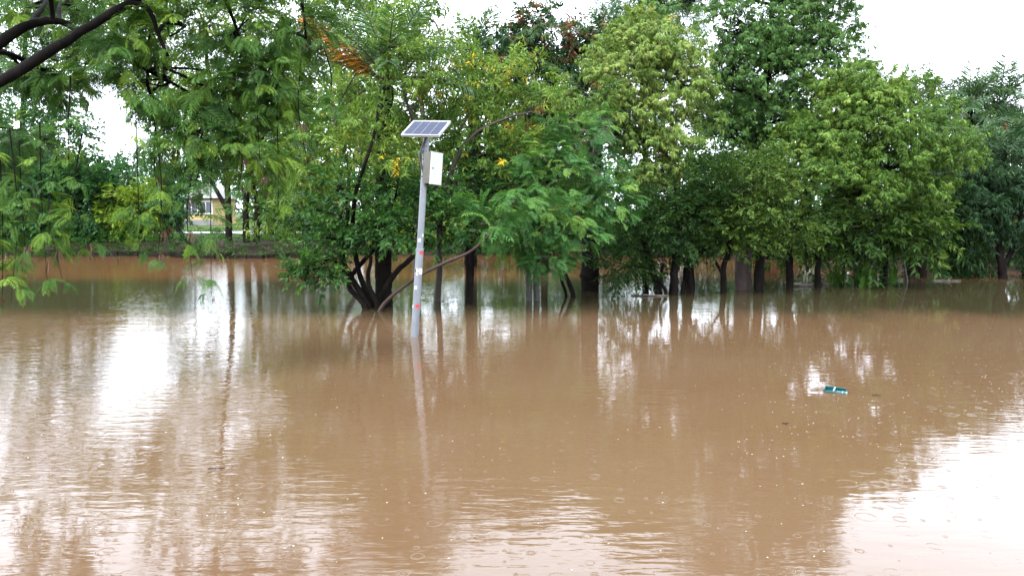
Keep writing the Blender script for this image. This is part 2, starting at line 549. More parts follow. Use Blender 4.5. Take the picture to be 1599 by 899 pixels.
def tree(name, label, cat, Y, stems, lobes, kind, leaf, bark='bark_dark', seed=0, group=None, clump=1.0, dens=1.0,
         droop=.25, tint=.42, tvar=.16, tuft=.36, flat=.65, extra=None, spray=1.0, depth=1.0, branches=True, trunk_name='trunk', rings=False):
    """stems: list of ([(px,py,dY)...], r0_px, r1_px); lobes: (px,py,dY,rx_px,rz_px) as seen, each with real depth."""
    rng = np.random.default_rng(1000 + seed)
    k = Y / F_PX
    first = stems[0][0][0]
    b = P(first[0], first[1], Y + first[2])
    gz = float(bank_z(b[0], b[1]))
    base = np.array([b[0], b[1], gz])
    root = empty(name, label, cat, base, group)
    samples, srad = [], []
    for pts, r0, r1 in stems:
        w = [P(px, py, Y + dy) for px, py, dy in pts]
        g0 = float(bank_z(w[0][0], w[0][1]))
        if w[0][2] < g0 + 1.2:
            w = [np.array([w[0][0], w[0][1], g0 - .15])] + ([w[0]] if w[0][2] > g0 + .1 else []) + w[1:]
        n = max(8, 5 * len(w))
        C = spline(w, n)
        C += rng.normal(0, .25 * r1 * k, C.shape) * np.linspace(0, 1, n)[:, None]
        R = np.linspace(r0 * k, r1 * k, n)
        R[:2] *= [1.2, 1.06]
        a = Acc()
        a.tube(C, R, 8, rough=.05, rng=rng)
        a.build(trunk_name if pts is stems[0][0] else 'stem', M[bark], root, base, True)
        samples.append(C)
        srad.append(R)
    S, SR = np.vstack(samples), np.concatenate(srad)
    crown = Acc()
    nb = 0
    for (px, py, dy, rx, rz) in lobes:
        c = P(px, py, Y + dy)
        kk = (Y + dy) / F_PX
        rad = np.array([rx * kk, min(rx, rz) * kk * 1.05 * depth, rz * kk])
        rad = np.maximum(rad - .20 * spray, rad * .45)
        # the bough that carries this lobe
        dd = np.linalg.norm(S - c, axis=1) + 2.0 * np.clip(S[:, 2] - c[2] + .1, 0, None)
        j = int(np.argmin(dd))
        s0, r0 = S[j], min(SR[j] * .7, .09)
        mid = (s0 + c) / 2 + np.array([rng.normal(0, .12), rng.normal(0, .12), .10 * np.linalg.norm(c - s0)])
        B = spline([s0, mid, c], 8)
        BR = np.linspace(max(r0, .02), .014, 8)
        if branches:
            a = Acc()
            a.tube(B, BR, 6)
            a.build('branch', M[bark], root, base, True)
            nb += 1
        # tufts over the lobe
        area = 4 * math.pi * (np.prod(rad) ** (2 / 3))
        rt = tuft * clump
        nt = max(5, int(1.15 * area / (math.pi * rt * rt)))
        d = unit(rng.normal(0, 1, (nt, 3)) + np.array([0, -.12, .22]))
        rr = rng.uniform(.45, 1.04, nt) ** .6
        rr = np.where(rng.random(nt) < .14, rr * rng.uniform(1.08, 1.32, nt), rr)
        tc = c + d * rad * rr[:, None]
        ttint = tint + rng.normal(0, tvar * .7, nt)
        for q in range(nt):
            if rng.random() < .8:
                bb = B[rng.integers(3, 8)]
                m2 = (bb + tc[q]) / 2 + rng.normal(0, .06, 3)
                crown.tube(spline([bb, m2, tc[q]], 5), np.linspace(.016, .006, 5), 4, 1, False)
        ncl = max(6, int(13 * dens))
        u = unit(rng.normal(0, 1, (nt, ncl, 3)))
        size = rt * np.clip(rng.lognormal(-.12, .42, (nt, 1, 1)), .3, 1.9)
        off = u * rng.uniform(.25, 1, (nt, ncl, 1)) ** .5 * size * np.array([1, 1, flat])
        pts = (tc[:, None, :] + off).reshape(-1, 3)
        dr = (u * np.array([1, 1, .6]) + .7 * d[:, None, :] + np.array([0, 0, .15 - droop])).reshape(-1, 3)
        dr += rng.normal(0, .2, dr.shape)
        ti = np.repeat(ttint, ncl) + rng.normal(0, tvar * .6, nt * ncl)
        keep = pts[:, 2] > .12
        bake(crown, rng, kind, pts[keep], dr[keep], (spray * np.clip(rng.lognormal(-.04, .26, len(pts)), .5, 1.6))[keep], ti[keep])
    if extra:
        extra(crown, rng, S, lobes)
    if lobes:
        tag(crown.build('crown', [M[leaf], M[bark], M['pod']], root, base), kind='stuff')
    return root

# ------------------------------------------------------------------ setting: ground, water, path, sky stays in the world
def build_ground():
    xs = np.concatenate([np.linspace(-900, -60, 12), np.linspace(-55, 55, 90), np.linspace(60, 900, 12)])
    ys = np.concatenate([np.linspace(-60, -5, 8), np.linspace(-4, 50, 90), np.linspace(54, 110, 12), np.linspace(140, 1500, 14)])
    X, Yg = np.meshgrid(xs, ys, indexing='ij')
    V = np.stack([X, Yg, bank_z(X, Yg)], -1).reshape(-1, 3)
    nx, ny = len(xs), len(ys)
    i, j = np.meshgrid(np.arange(nx - 1), np.arange(ny - 1), indexing='ij')
    a = (i * ny + j).ravel()
    A = Acc()
    A.quads(V, np.stack([a, a + ny, a + ny + 1, a + 1], 1))
    o = A.build('ground', M['ground'], None, smooth=True)
    tag(o, kind='structure')
build_ground()

A = Acc()
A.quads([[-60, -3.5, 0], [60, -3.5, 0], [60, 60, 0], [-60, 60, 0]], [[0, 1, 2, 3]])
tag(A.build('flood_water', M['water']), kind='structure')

# pale wet footpath on the far bank
M['path'] = noise_mat('wet_concrete', (.10, .10, .095), (.16, .16, .15), 2.5, .35, .15)
def strip(name, y0, y1, x0, x1, lift, mat):
    A = Acc()
    xs = np.linspace(x0, x1, 40)
    ya, yb = y0 + .5 * np.sin(xs * .25), y1 + .5 * np.sin(xs * .25)
    V = np.concatenate([np.stack([xs, ya, bank_z(xs, ya) + lift], 1), np.stack([xs, yb, bank_z(xs, yb) + lift], 1)])
    k = np.arange(39)
    A.quads(V, np.stack([k, k + 1, k + 41, k + 40], 1))
    return tag(A.build(name, mat), kind='structure')
strip('footpath', 43.5, 46.5, -34, 6, .07, M['path'])

# grass on the far bank: short blades, nobody could count them
def bank_grass():
    rng = np.random.default_rng(5)
    n = 24000
    x = rng.uniform(-30, 26, n)
    y = 38 + rng.uniform(0, 1, n) ** 1.2 * 18
    z = bank_z(x, y)
    keep = (z > -.03) & ~((y > 43.0) & (y < 47) & (x < 6))
    x, y, z = x[keep], y[keep], z[keep]
    n = len(x)
    az = rng.uniform(0, 6.28, n)
    d = np.stack([.5 * np.cos(az), .5 * np.sin(az), np.ones(n)], 1)
    d, s, nn = frame(d, rng.normal(0, 1, (n, 3)))
    A = Acc()
    L = rng.uniform(.06, .18, n)
    Q = kite(np.stack([x, y, z - .02], 1), d, s, nn, L, .045, .05, 0)
    A.quads(Q, np.arange(n * 4).reshape(-1, 4), np.repeat(rng.uniform(.1, 1, n), 4))
    k = 1500                                                  # weeds hanging over the bank edge
    x = rng.uniform(-28, 12, k)
    y = 34.0 + 1.2 * np.sin(x * .21 + 1) + .6 * np.sin(x * .63) - np.clip((x - 9) * .95, 0, 9.5) + rng.uniform(-.8, 1.6, k)
    z = np.maximum(bank_z(x, y), .0) + rng.uniform(.05, .35, k)
    bake(A, rng, 'broad', np.stack([x, y, z], 1), np.stack([rng.normal(0, .6, k), -np.ones(k) + rng.normal(0, .5, k), rng.normal(.3, .5, k)], 1), rng.uniform(.6, 1.3, k), rng.uniform(0, .5, k))
    tag(A.build('bank_grass', M['leaf_grass']), 'low wet grass along the far bank behind the trees', 'grass', kind='stuff')
bank_grass()

M['edge_stone'] = noise_mat('mossy_wet_stone', (.004, .004, .003), (.016, .014, .010), 4, .9, .5, spec=.05)
# dark brick-and-mud edging of the far bank, left
def edging():
    rng = np.random.default_rng(8)
    root = empty('edging_wall', 'low dark stone edging along the far bank under the left trees', 'wall', (-19, 33, 0))
    x = -24.5
    while x < -9.2:
        w = rng.uniform(.55, .9)
        y = 33.35 + 1.2 * math.sin(x * .21 + 1) + .6 * math.sin(x * .63)
        A = Acc()
        h = rng.uniform(.06, .22)
        y += rng.normal(0, .12)
        A.box((x + w / 2, y, h / 2 - .20 + .05), (w / 2 - .015, .16 + rng.uniform(0, .05), h / 2 + .20))
        A.build('stone', M['edge_stone'], root, (-19, 33, 0))
        x += w
edging()

# ------------------------------------------------------------------ far buildings
M['yellow_wall'] = noise_mat('yellow_plaster', (.24, .18, .07), (.30, .23, .095), 1.5, .8, .1)
M['white_paint'] = noise_mat('white_paint', (.40, .40, .39), (.5, .5, .49), 4, .55, .05)
M['dark_glass'] = plain_mat('dark_glass', (.02, .025, .03), .1)
M['roof_grey'] = noise_mat('grey_roof', (.08, .08, .08), (.14, .14, .14), 3, .6, .2)
M['clay'] = noise_mat('clay_roof', (.30, .09, .045), (.42, .14, .07), 4, .7, .3)
def building(name, label, x0, x1, Y, depth, h, wall, roof, nwin):
    z = float(bank_z((x0 + x1) / 2, Y)) - .05
    root = empty(name, label, 'building', ((x0 + x1) / 2, Y + depth / 2, z))
    o = np.array([(x0 + x1) / 2, Y + depth / 2, z])
    A = Acc(); A.box(((x0 + x1) / 2, Y + depth / 2, z + h / 2), ((x1 - x0) / 2, depth / 2, h / 2)); A.build('wall', wall, root, o)
    A = Acc()
    xm, e = (x0 + x1) / 2, .4
    V = [[x0 - e, Y - e, z + h + .02], [x1 + e, Y - e, z + h + .02], [x1 + e, Y + depth + e, z + h + .02], [x0 - e, Y + depth + e, z + h + .02],
         [x0 + 1, Y + depth / 2, z + h + 1.1], [x1 - 1, Y + depth / 2, z + h + 1.1], [x1 - 1, Y + depth / 2 + .1, z + h + 1.1], [x0 + 1, Y + depth / 2 + .1, z + h + 1.1]]
    A.quads(V, [[0, 1, 5, 4], [1, 2, 6, 5], [2, 3, 7, 6], [3, 0, 4, 7], [3, 2, 1, 0], [4, 5, 6, 7]])
    A.build('roof', roof, root, o)
    A = Acc(); A.box((xm, Y - .03, z + .25), ((x1 - x0) / 2 + .01, .04, .27)); A.build('plinth', M['roof_grey'], root, o)
    for k in range(nwin):
        wx = x0 + (k + .5) * (x1 - x0) / nwin
        A = Acc(); A.box((wx, Y - .02, z + 1.55), (.55, .04, .55)); wo = A.build('window', M['white_paint'], root, o)
        for s in (-1, 1):
            A = Acc(); A.box((wx + s * .26, Y - .05, z + 1.55), (.22, .02, .46)); A.build('pane', M['dark_glass'], wo, o)
building('yellow_building', 'yellow single storey building glimpsed beyond the left bank trees', -27.3, -24.9, 62, 5, 2.3, M['yellow_wall'], M['roof_grey'], 2)
building('clay_roofed_shed', 'low shed with orange clay roof glimpsed behind the multi stemmed tree', -17.8, -14.6, 60, 4, 1.6, M['white_paint'], M['clay'], 2)

# ------------------------------------------------------------------ the solar gauge pole
M['galv'] = noise_mat('galvanised_steel', (.105, .116, .13), (.16, .172, .187), 14, .42, .05, (1, 1, .25), metallic=.25)
M['alu'] = noise_mat('anodised_frame', (.30, .31, .33), (.38, .39, .41), 20, .35, 0, metallic=.3)
M['cell'] = noise_mat('solar_cell', (.006, .009, .022), (.012, .017, .040), 30, .35, 0, spec=.12)
M['backsheet'] = plain_mat('backsheet', (.32, .33, .35), .25)
M['box_lid'] = noise_mat('box_lid_paint', (.34, .34, .31), (.42, .42, .385), 9, .4, .04)
M['box_body_shaded'] = noise_mat('box_body_shaded_paint', (.055, .053, .045), (.085, .081, .07), 9, .45, .04)  # shade on the white box's side put into the body colour
M['black'] = plain_mat('black_rubber', (.012, .012, .013), .5)
M['red_tape'] = noise_mat('red_tape', (.34, .02, .025), (.42, .035, .035), 30, .45, 0)
M['sticker'] = noise_mat('torn_sticker', (.30, .31, .31), (.5, .5, .5), 40, .55, .1)

def gauge():
    YP = ground_Y(525)
    k = YP / F_PX
    b, t = P(647.5, 525, YP), P(666.3, 209, YP)
    axis = unit(t - b)
    base = b - axis * (.62 / axis[2])
    root = empty('solar_gauge_pole', 'leaning galvanised pole with solar panel and white box standing in flood water', 'pole', base)
    def at(py):
        s = (525 - py) / (525 - 209)
        return b + (t - b) * s
    A = Acc()
    A.tube(spline([base, at(387)], 12), 6.1 * k, 24, cap=False); A.build('lower_pole', M['galv'], root, base, True)
    A = Acc()
    A.tube(spline([at(389), at(209)], 12), 5.1 * k, 24, cap=False); A.build('upper_pole', M['galv'], root, base, True)
    A = Acc()
    A.tube(np.array([at(389.5), at(386)]), 6.5 * k, 24, cap=False)
    A.tube(np.array([at(386), at(385.4)]), [6.5 * k, 5.1 * k], 24, cap=False); A.build('collar', M['galv'], root, base, True)
    # orthonormal frame on the pole
    ex = unit(np.cross(np.array([0, 1.0, 0]), axis)); ey = np.cross(axis, ex)
    def ring(py, r, hh, mat, name, parent=root):
        A = Acc()
        c = at(py)
        A.tube(np.array([c - axis * hh, c + axis * hh]), r * k, 24, cap=False)
        return A.build(name, M[mat], parent, base, True)
    def patch(py, a0, a1, h, r, mat, name, ragged=0, seed=0):
        rng = np.random.default_rng(seed)
        aa = np.radians(np.linspace(a0, a1, 9))
        c = at(py)
        rad = (np.cos(aa)[:, None] * ex + np.sin(aa)[:, None] * ey) * r * k
        lo = -h * k * (1 + ragged * rng.uniform(-1, .3, 9))
        hi = h * k * (1 + ragged * rng.uniform(-1, .3, 9))
        V = []
        for q in range(9):
            V += [c + rad[q] + axis * lo[q], c + rad[q] + axis * hi[q]]
        A = Acc()
        i = np.arange(8) * 2
        A.quads(V, np.stack([i, i + 2, i + 3, i + 1], 1))
        A.build(name, M[mat], root, base, True)
    # camera side of the pole is -y = angle 270
    patch(391.5, 275, 335, 3.0, 6.25, 'red_tape', 'red_mark', .15, 1)
    patch(476.0, 262, 325, 3.0, 6.25, 'red_tape', 'red_mark', .15, 2)
    patch(373, 230, 285, 3.0, 5.25, 'sticker', 'sticker', .6, 3)
    patch(365, 300, 330, 2.4, 5.25, 'sticker', 'sticker', .6, 4)
    patch(422, 245, 345, 5.5, 6.22, 'sticker', 'sticker', .5, 5)
    patch(420.5, 215, 244, 2.2, 6.26, 'black', 'sticker', .3, 6)
    patch(424, 262, 280, 1.6, 6.32, 'black', 'sticker', .3, 7)
    patch(447, 228, 268, 2.8, 6.25, 'sticker', 'sticker', .3, 8)
    patch(477, 190, 225, 2.6, 6.25, 'sticker', 'sticker', .3, 9)
    for py in (228.5, 236):
        A = Acc()
        c = at(py) + (-ey * .97 + ex * .25) * 5.1 * k
        A.tube(np.array([c, c - ey * .014]), .011, 8); A.build('bolt', M['black'], root, base)
    # panel
    FL, FR, BL = P(628, 205, YP - .02), None, None
    ev = unit(np.array([.605, -.245, -.036])); dv0 = np.array([.175, .345, .26])
    dv = unit(dv0 - ev * np.dot(dv0, ev)); nv = np.cross(ev, dv)
    W, D, H = .665, .46, .036
    ctr = at(206) + nv * .06
    R = np.stack([ev, dv, nv], 1)
    pr = lambda x, y, z: ctr + R @ np.array([x, y, z])
    A = Acc(); A.box(pr(0, 0, -.004), (W / 2 - .012, D / 2 - .012, .010), R); pan = A.build('solar_panel', M['backsheet'], root, base)
    for (x, y, hx, hy) in ((0, -D / 2 + .008, W / 2, .0062), (0, D / 2 - .008, W / 2, .0062), (-W / 2 + .008, 0, .0062, D / 2 - .0175), (W / 2 - .008, 0, .0062, D / 2 - .0175)):
        A = Acc(); A.box(pr(x, y, -.006), (hx, hy, H / 2), R); A.build('frame_rail', M['alu'], pan, base)
    cw, ch = (W - .05) / 4, (D - .05) / 9
    ca = Acc(); ca.box((0, 0, 0), (cw / 2 - .0032, ch / 2 - .0022, .0012)); cme = ca.mesh('solar_cell', M['cell'])
    for i in range(4):
        for j in range(9):
            o = bpy.data.objects.new('solar_cell', cme); COL.objects.link(o); o.parent = pan
            p = pr((i - 1.5) * cw, (j - 4) * ch, .0078) - base
            o.matrix_local = Matrix.Translation(Vector(p)) @ Matrix(R.tolist()).to_4x4()
    A = Acc()
    A.box(pr(0, -.12, -.040), (.20, .018, .014), R); A.box(pr(0, .10, -.040), (.20, .018, .014), R)
    A.tube(np.array([at(209), pr(0, 0, -.03)]), 5.0 * k, 12); A.build('panel_bracket', M['galv'], root, base)
    # control box on the right-hand side, lid turned away from the pole
    th = math.radians(23)
    ln = unit(np.array([math.cos(th), -math.sin(th), 0]) - axis * np.dot(np.array([math.cos(th), -math.sin(th), 0]), axis))
    lw = np.cross(axis, ln)
    Rb = np.stack([ln, lw, axis], 1)
    bc = at(261.5) + ln * (.145) + lw * (-.02)
    br = lambda x, y, z: bc + Rb @ np.array([x, y, z])
    A = Acc(); A.box(br(0, 0, 0), (.062, .165, .238), Rb); bx = A.build('control_box', M['box_body_shaded'], root, base)
    A = Acc(); A.box(br(.0745, 0, 0), (.0105, .172, .246), Rb); A.build('lid', M['box_lid'], bx, base)
    A = Acc(); A.box(br(.066, 0, .2475), (.020, .178, .004), Rb); A.build('rain_hood', M['box_lid'], bx, base)
    A = Acc(); A.tube(np.array([br(.085, -.13, .0), br(.096, -.13, 0)]), .012, 8); A.build('lock', M['black'], bx, base)
    for py in (248, 274.5):
        ring(py, 5.5, .008, 'black', 'clamp_band')
        A = Acc(); c = at(py); A.box(c + ln * .075 - lw * .045, (.055, .010, .016), Rb); A.build('clamp_arm', M['black'], root, base)
    # black conduit
    A = Acc()
    pts = [P(666, 212, YP - .07), P(658.5, 232, YP - .06), P(654.5, 240, YP - .085), P(657, 255, YP - .10), P(662, 272, YP - .115), P(665.5, 288, YP - .10), P(667.5, 286, YP - .05)]
    A.tube(spline(pts, 40), .016, 8); A.build('cable', M['black'], root, base, True)
    A = Acc(); A.box(P(657.5, 237, YP - .06), (.022, .03, .02)); A.build('cable_clip', M['black'], root, base)
gauge()

# ------------------------------------------------------------------ floating things
M['teal'] = noise_mat('teal_plastic', (.0015, .020, .021), (.004, .060, .060), 18, .35, .1)
M['pale_plastic'] = noise_mat('pale_plastic', (.06, .14, .14), (.18, .26, .26), 18, .4, 0)
def crate():
    Yc = ground_Y(612)
    c = P(1305, 612, Yc); c[2] = .0
    root = empty('broken_crate', 'broken teal plastic crate piece floating on the brown water', 'crate', c)
    a = math.radians(-34)
    Rz = np.array([[math.cos(a), -math.sin(a), 0], [math.sin(a), math.cos(a), 0], [0, 0, 1]])
    tl = math.radians(14)
    Rt = Rz @ np.array([[1, 0, 0], [0, math.cos(tl), -math.sin(tl)], [0, math.sin(tl), math.cos(tl)]])
    def bx(name, p, h, mat='teal', parent=root):
        A = Acc(); A.box(c + Rt @ (np.array(p) * .82 - np.array([0, 0, .006])), np.array(h) * .82, Rt); return A.build(name, M[mat], parent, c)
    bx('base_panel', (-.0, 0, .004), (.142, .052, .006))
    bx('side_wall', (-.01, .055, .028), (.132, .005, .028))
    bx('side_wall', (-.062, -.055, .018), (.075, .005, .018))
    bx('end_wall', (-.140, 0, .024), (.005, .050, .024))
    bx('strap', (-.018, 0, .033), (.008, .058, .024), 'pale_plastic')
    rng = np.random.default_rng(2)
    for q in range(6):
        x = .015 + q * .024
        bx('rib', (x, rng.uniform(-.01, .01), .016 + rng.uniform(0, .006)), (.005, .046 - q * .004, .008), 'pale_plastic' if q in (3, 5) else 'teal')
    bx('rail', (.07, -.040, .012), (.07, .005, .012)); bx('rail', (.075, .0, .020), (.065, .004, .006), 'pale_plastic')
crate()

def twig(label, px, py, L, ang, seed, r=.004):
    rng = np.random.default_rng(seed)
    Y = ground_Y(py)
    c = P(px, py, Y); c[2] = 0
    root = empty('floating_twig', label, 'twig', c, 'twigs adrift on the water')
    d = np.array([math.cos(ang), math.sin(ang), 0])
    s = np.array([-d[1], d[0], 0])
    pts = [c + d * L * (q - .5) + s * rng.normal(0, .008) + np.array([0, 0, .006 + rng.uniform(0, .008)]) for q in np.linspace(0, 1, 6)]
    A = Acc(); A.tube(spline(pts, 14), np.linspace(r, r * .5, 14), 6); A.build('stick', M['bark_dark'], root, c)
    for q in (2, 4):
        A = Acc(); A.tube(spline([pts[q], pts[q] + d * .02 + s * .02 * rng.choice([-1, 1]) + np.array([0, 0, .012])], 4), np.linspace(r * .6, r * .3, 4), 4); A.build('side_shoot', M['bark_dark'], root, c)
twig('small dark twig floating in the lower left of the brown water', 338, 733, .13, .3, 1)
twig('short brown twig floating just right of the teal crate', 1369, 618, .09, -.3, 2)
twig('tiny dark twig floating below and left of the teal crate', 1226, 662, .04, .2, 3)

# foam flecks and rain bubbles drifting on the water
def flecks():
    rng = np.random.default_rng(21)
    A = Acc()
    m, N, L = new_mat('foam'); b = N.new('ShaderNodeBsdfPrincipled'); b.inputs['Base Color'].default_value = (.20, .17, .135, 1); b.inputs['Roughness'].default_value = .2; out(N, L, b.outputs[0])
    n = 0
    while n < 620:
        if rng.random() < .55:
            px, py = rng.uniform(1150, 1620), rng.uniform(470, 720)
        else:
            px, py = rng.uniform(-20, 1620), 430 + 460 * rng.random() ** 1.3
        Y = ground_Y(py); c = P(px, py, Y); c[2] = .001
        if bank_z(c[0], c[1]) > -.1: continue
        r = rng.uniform(.0025, .006)
        th = np.linspace(0, 2 * np.pi, 6, endpoint=False)
        V = [c + np.array([math.cos(q) * r * 1.3, math.sin(q) * r, 0]) for q in th] + [c + np.array([math.cos(q) * r * .6, math.sin(q) * r * .5, r * .55]) for q in th]
        i = np.arange(6); j = (i + 1) % 6
        A.quads(V, np.vstack([np.stack([i, j, j + 6, i + 6], 1), [[6, 7, 8, 9], [6, 9, 10, 11]]]))
        n += 1
    tag(A.build('foam_flecks', m), 'pale specks of foam and rain bubbles scattered on the water', 'foam', kind='stuff')
flecks()

# ------------------------------------------------------------------ palms
def frond_mesh(seed, L=2.6, pairs=44, ll=.55, lw=.035, droop=.55, mat='leaf_palm', plume=.5):
    rng = np.random.default_rng(seed)
    t = np.linspace(0, 1, 14)
    C = np.stack([L * t * (1 - .18 * t), .05 * L * rng.normal() * t ** 2, -droop * L * .5 * t ** 2.2], 1)
    A = Acc()
    A.tube(C, np.linspace(.028, .006, 14), 4, 1, False)
    tt = np.linspace(.16, 1, pairs)
    b = np.stack([np.interp(tt, t, C[:, q]) for q in range(3)], 1)
    tan = unit(np.gradient(b, axis=0))
    side = unit(np.cross([0, 0, 1.0], tan))
    nn = np.cross(tan, side)
    for sg in (-1, 1):
        lift = rng.uniform(-plume, plume, (pairs, 1))
        d = unit(side * sg * .8 + tan * .62 + nn * lift + rng.normal(0, .08, (pairs, 3)))
        s2 = unit(np.cross(nn, d))
        ln = ll * (.45 + .65 * np.sin(np.pi * (.12 + tt * .82))) * rng.uniform(.85, 1.1, pairs)
        # two-piece leaflet: out, then hanging
        m = b + d * ln[:, None] * .55
        Q1 = np.stack([b - tan * lw * .3, b + tan * lw * .3, m + s2 * lw * .5, m - s2 * lw * .5], 1)
        d2 = unit(d + np.array([0, 0, -.75]))
        Q2 = np.stack([m - s2 * lw * .5, m + s2 * lw * .5, m + d2 * ln[:, None] * .5 + s2 * lw * .1, m + d2 * ln[:, None] * .5 - s2 * lw * .1], 1)
        ti = np.repeat(np.clip(rng.normal(.5, .2, pairs), 0, 1), 4)
        A.quads(Q1, np.arange(pairs * 4).reshape(-1, 4), ti)
        A.quads(Q2, np.arange(pairs * 4).reshape(-1, 4), ti)
    return A.mesh('frond', [M[mat], M['bark_brown']])

FROND = [frond_mesh(300 + q) for q in range(4)]
FROND_FAR = [frond_mesh(330 + q, pairs=54, lw=.042, ll=.62, droop=.85) for q in range(4)]
FROND_DEAD = frond_mesh(310, mat='leaf_dead', droop=.2, ll=.5, lw=.05, pairs=52)
FROND_STRAW = frond_mesh(311, mat='leaf_strawbrown', droop=.9)

def palm(name, label, Y, pts, r_px, nf, scale, seed, group='palms', els=(-.35, 1.3), special=(), bark='palm_bark', swell=None):
    rng = np.random.default_rng(7000 + seed)
    k = Y / F_PX
    w = [P(px, py, Y + dy) for px, py, dy in pts]
    gz = float(bank_z(w[0][0], w[0][1]))
    base = np.array([w[0][0], w[0][1], gz])
    root = empty(name, label, 'palm tree', base, group)
    w[0] = np.array([w[0][0], w[0][1], gz - .15])
    n = 60
    C = spline(w, n)
    R = np.full(n, r_px * k) * np.linspace(1.12, .88, n)
    R *= 1 + .05 * (np.arange(n) % 2)                      # leaf-scar rings
    if swell is not None:
        zz = P(pts[0][0], swell, Y)[2]
        R *= 1 + .25 * np.exp(-((C[:, 2] - zz) / .05) ** 2)
    A = Acc(); A.tube(C, R, 12, rough=.03, rng=rng); A.build('trunk', M[bark], root, base, True)
    top = C[-1] - base
    for q in range(nf):
        el = els[0] + (els[1] - els[0]) * ((q + .5) / nf) ** .9
        az = q * 2.399 + rng.normal(0, .15)
        o = bpy.data.objects.new('frond', (FROND_FAR if Y > 25 else FROND)[q % 4]); COL.objects.link(o); o.parent = root
        s = scale * rng.uniform(.85, 1.12)
        o.matrix_local = Matrix.Translation(Vector(top + np.array([0, 0, .1]))) @ Matrix.Rotation(az, 4, 'Z') @ Matrix.Rotation(-el, 4, 'Y') @ Matrix.Scale(s, 4)
    for (az, el, s, me, lab) in special:
        o = bpy.data.objects.new('frond', me); COL.objects.link(o); o.parent = root
        o['label'] = lab
        o.matrix_local = Matrix.Translation(Vector(top)) @ Matrix.Rotation(az, 4, 'Z') @ Matrix.Rotation(-el, 4, 'Y') @ Matrix.Scale(s, 4)
    return root

D = 'dead'
palm('palm_tree', 'palm with thick dark trunk behind the multi stemmed tree, orange dead frond', 15.6, [(600, 483, 0), (598, 380, .1), (600, 230, .1), (604, 135, .1)], 12, 17, .78, 1, els=(.15, 1.45),
     special=((math.radians(186), .80, .95, FROND_DEAD, 'dead orange frond'), (math.radians(200), .62, .8, FROND_DEAD, 'dead orange frond')))
palm('palm_tree', 'palm with dark ringed trunk right of the feathery blue-green tree', 18.6, [(921, 457, 0), (922, 380, 0), (926, 280, .1), (932, 185, .2)], 12.5, 13, .72, 2, swell=428, els=(-.6, 1.1))
palm('palm_tree', 'palm with shaggy reddish trunk between dark trunks on the right', 19.0, [(1160, 453, 0), (1161, 400, 0), (1162, 360, .2), (1164, 320, .5)], 11.5, 10, .55, 3, bark='bark_red', els=(-.5, 1.0),
     special=tuple((a, -1.15 + .1 * a, .5, FROND_STRAW, 'dry hanging frond') for a in (.5, 2.0, 3.6, 5.2)))
palm('palm_tree', 'hazy grey-green palm crown against the sky above the solar panel', 27, [(735, 415, 0), (735, 300, 0), (740, 180, 0), (738, 95, 0)], 9, 20, .85, 4)
palm('palm_tree', 'palm at far right whose crown stands highest against the white sky', 33, [(1500, 415, 0), (1502, 300, 0), (1510, 215, 0), (1512, 168, 0)], 7, 22, 1.05, 5)
palm('palm_tree', 'palm at the far right edge with one arching frond above the rest', 34, [(1565, 410, 0), (1566, 300, 0), (1562, 220, 0), (1560, 172, 0)], 7, 22, 1.1, 6)
palm('palm_tree', 'small palm crown just right of the bright green tree top', 42, [(1428, 408, 0), (1430, 300, 0), (1426, 200, 0), (1424, 158, 0)], 5, 16, .75, 7)
palm('palm_tree', 'low palm with drooping fronds beside the bright green crown', 27, [(1512, 425, 0), (1512, 330, 0), (1513, 255, 0), (1512, 232, 0)], 7, 15, .62, 8)
palm('palm_tree', 'palm cut by the right frame edge among dark mango crowns', 36, [(1612, 415, 0), (1610, 300, 0), (1608, 240, 0), (1606, 215, 0)], 7, 20, 1.0, 9)

# ------------------------------------------------------------------ trees along the flooded row
def pods(n, zlow=.2, scale=1.0):
    def f(crown, rng, S, lobes):
        Yr = np.median(S[:, 1])
        for _ in range(n):
            px, py, dy, rx, rz = lobes[rng.integers(len(lobes))]
            c = P(px + rng.uniform(-.8, .8) * rx, py + rng.uniform(-.5, .8) * rz, 1) - np.array([0, 0, CAM_Z])
            Yd = Yr + dy - rng.uniform(-.3, .7)
            bake(crown, rng, 'pods', (np.array([0, 0, CAM_Z]) + c * Yd)[None], np.array([[1, 0, 0.0]]), scale, .5, 2)
    return f

# multi-stemmed glossy tree by the gauge
tree('multi_stem_tree', 'multi stemmed glossy dark green tree left of the solar pole', 'tree', 15.2,
     [([(578, 483, 0), (548, 432, 0), (534, 395, -.1), (543, 330, -.2), (530, 290, -.2)], 6, 2.5),
      ([(582, 482, .1), (562, 430, .1), (552, 370, .1), (556, 300, -.5), (583, 215, -.7), (594, 150, -.4)], 5.6, 1.8),
      ([(588, 484, 0), (615, 430, -.1), (650, 395, -.1), (690, 340, 0)], 6.2, 2.5),
      ([(590, 482, -.2), (575, 440, -.3), (580, 400, -.4)], 5, 2.5),
      ([(570, 480, -.1), (545, 440, .4), (590, 380, .5), (610, 330, .5)], 5, 3)],
     [(500, 372, -.3, 40, 26), (560, 345, -.2, 55, 42), (630, 350, -.3, 52, 45), (690, 352, 0, 45, 42), (540, 295, 0, 55, 32), (620, 290, -.1, 52, 40), (480, 330, .2, 36, 28), (694, 296, .1, 40, 34), (478, 422, -.6, 16, 12), (500, 408, -.5, 20, 14)],
     'broad', 'leaf_glossy', seed=1, dens=1.0, tuft=.30, tint=.42)
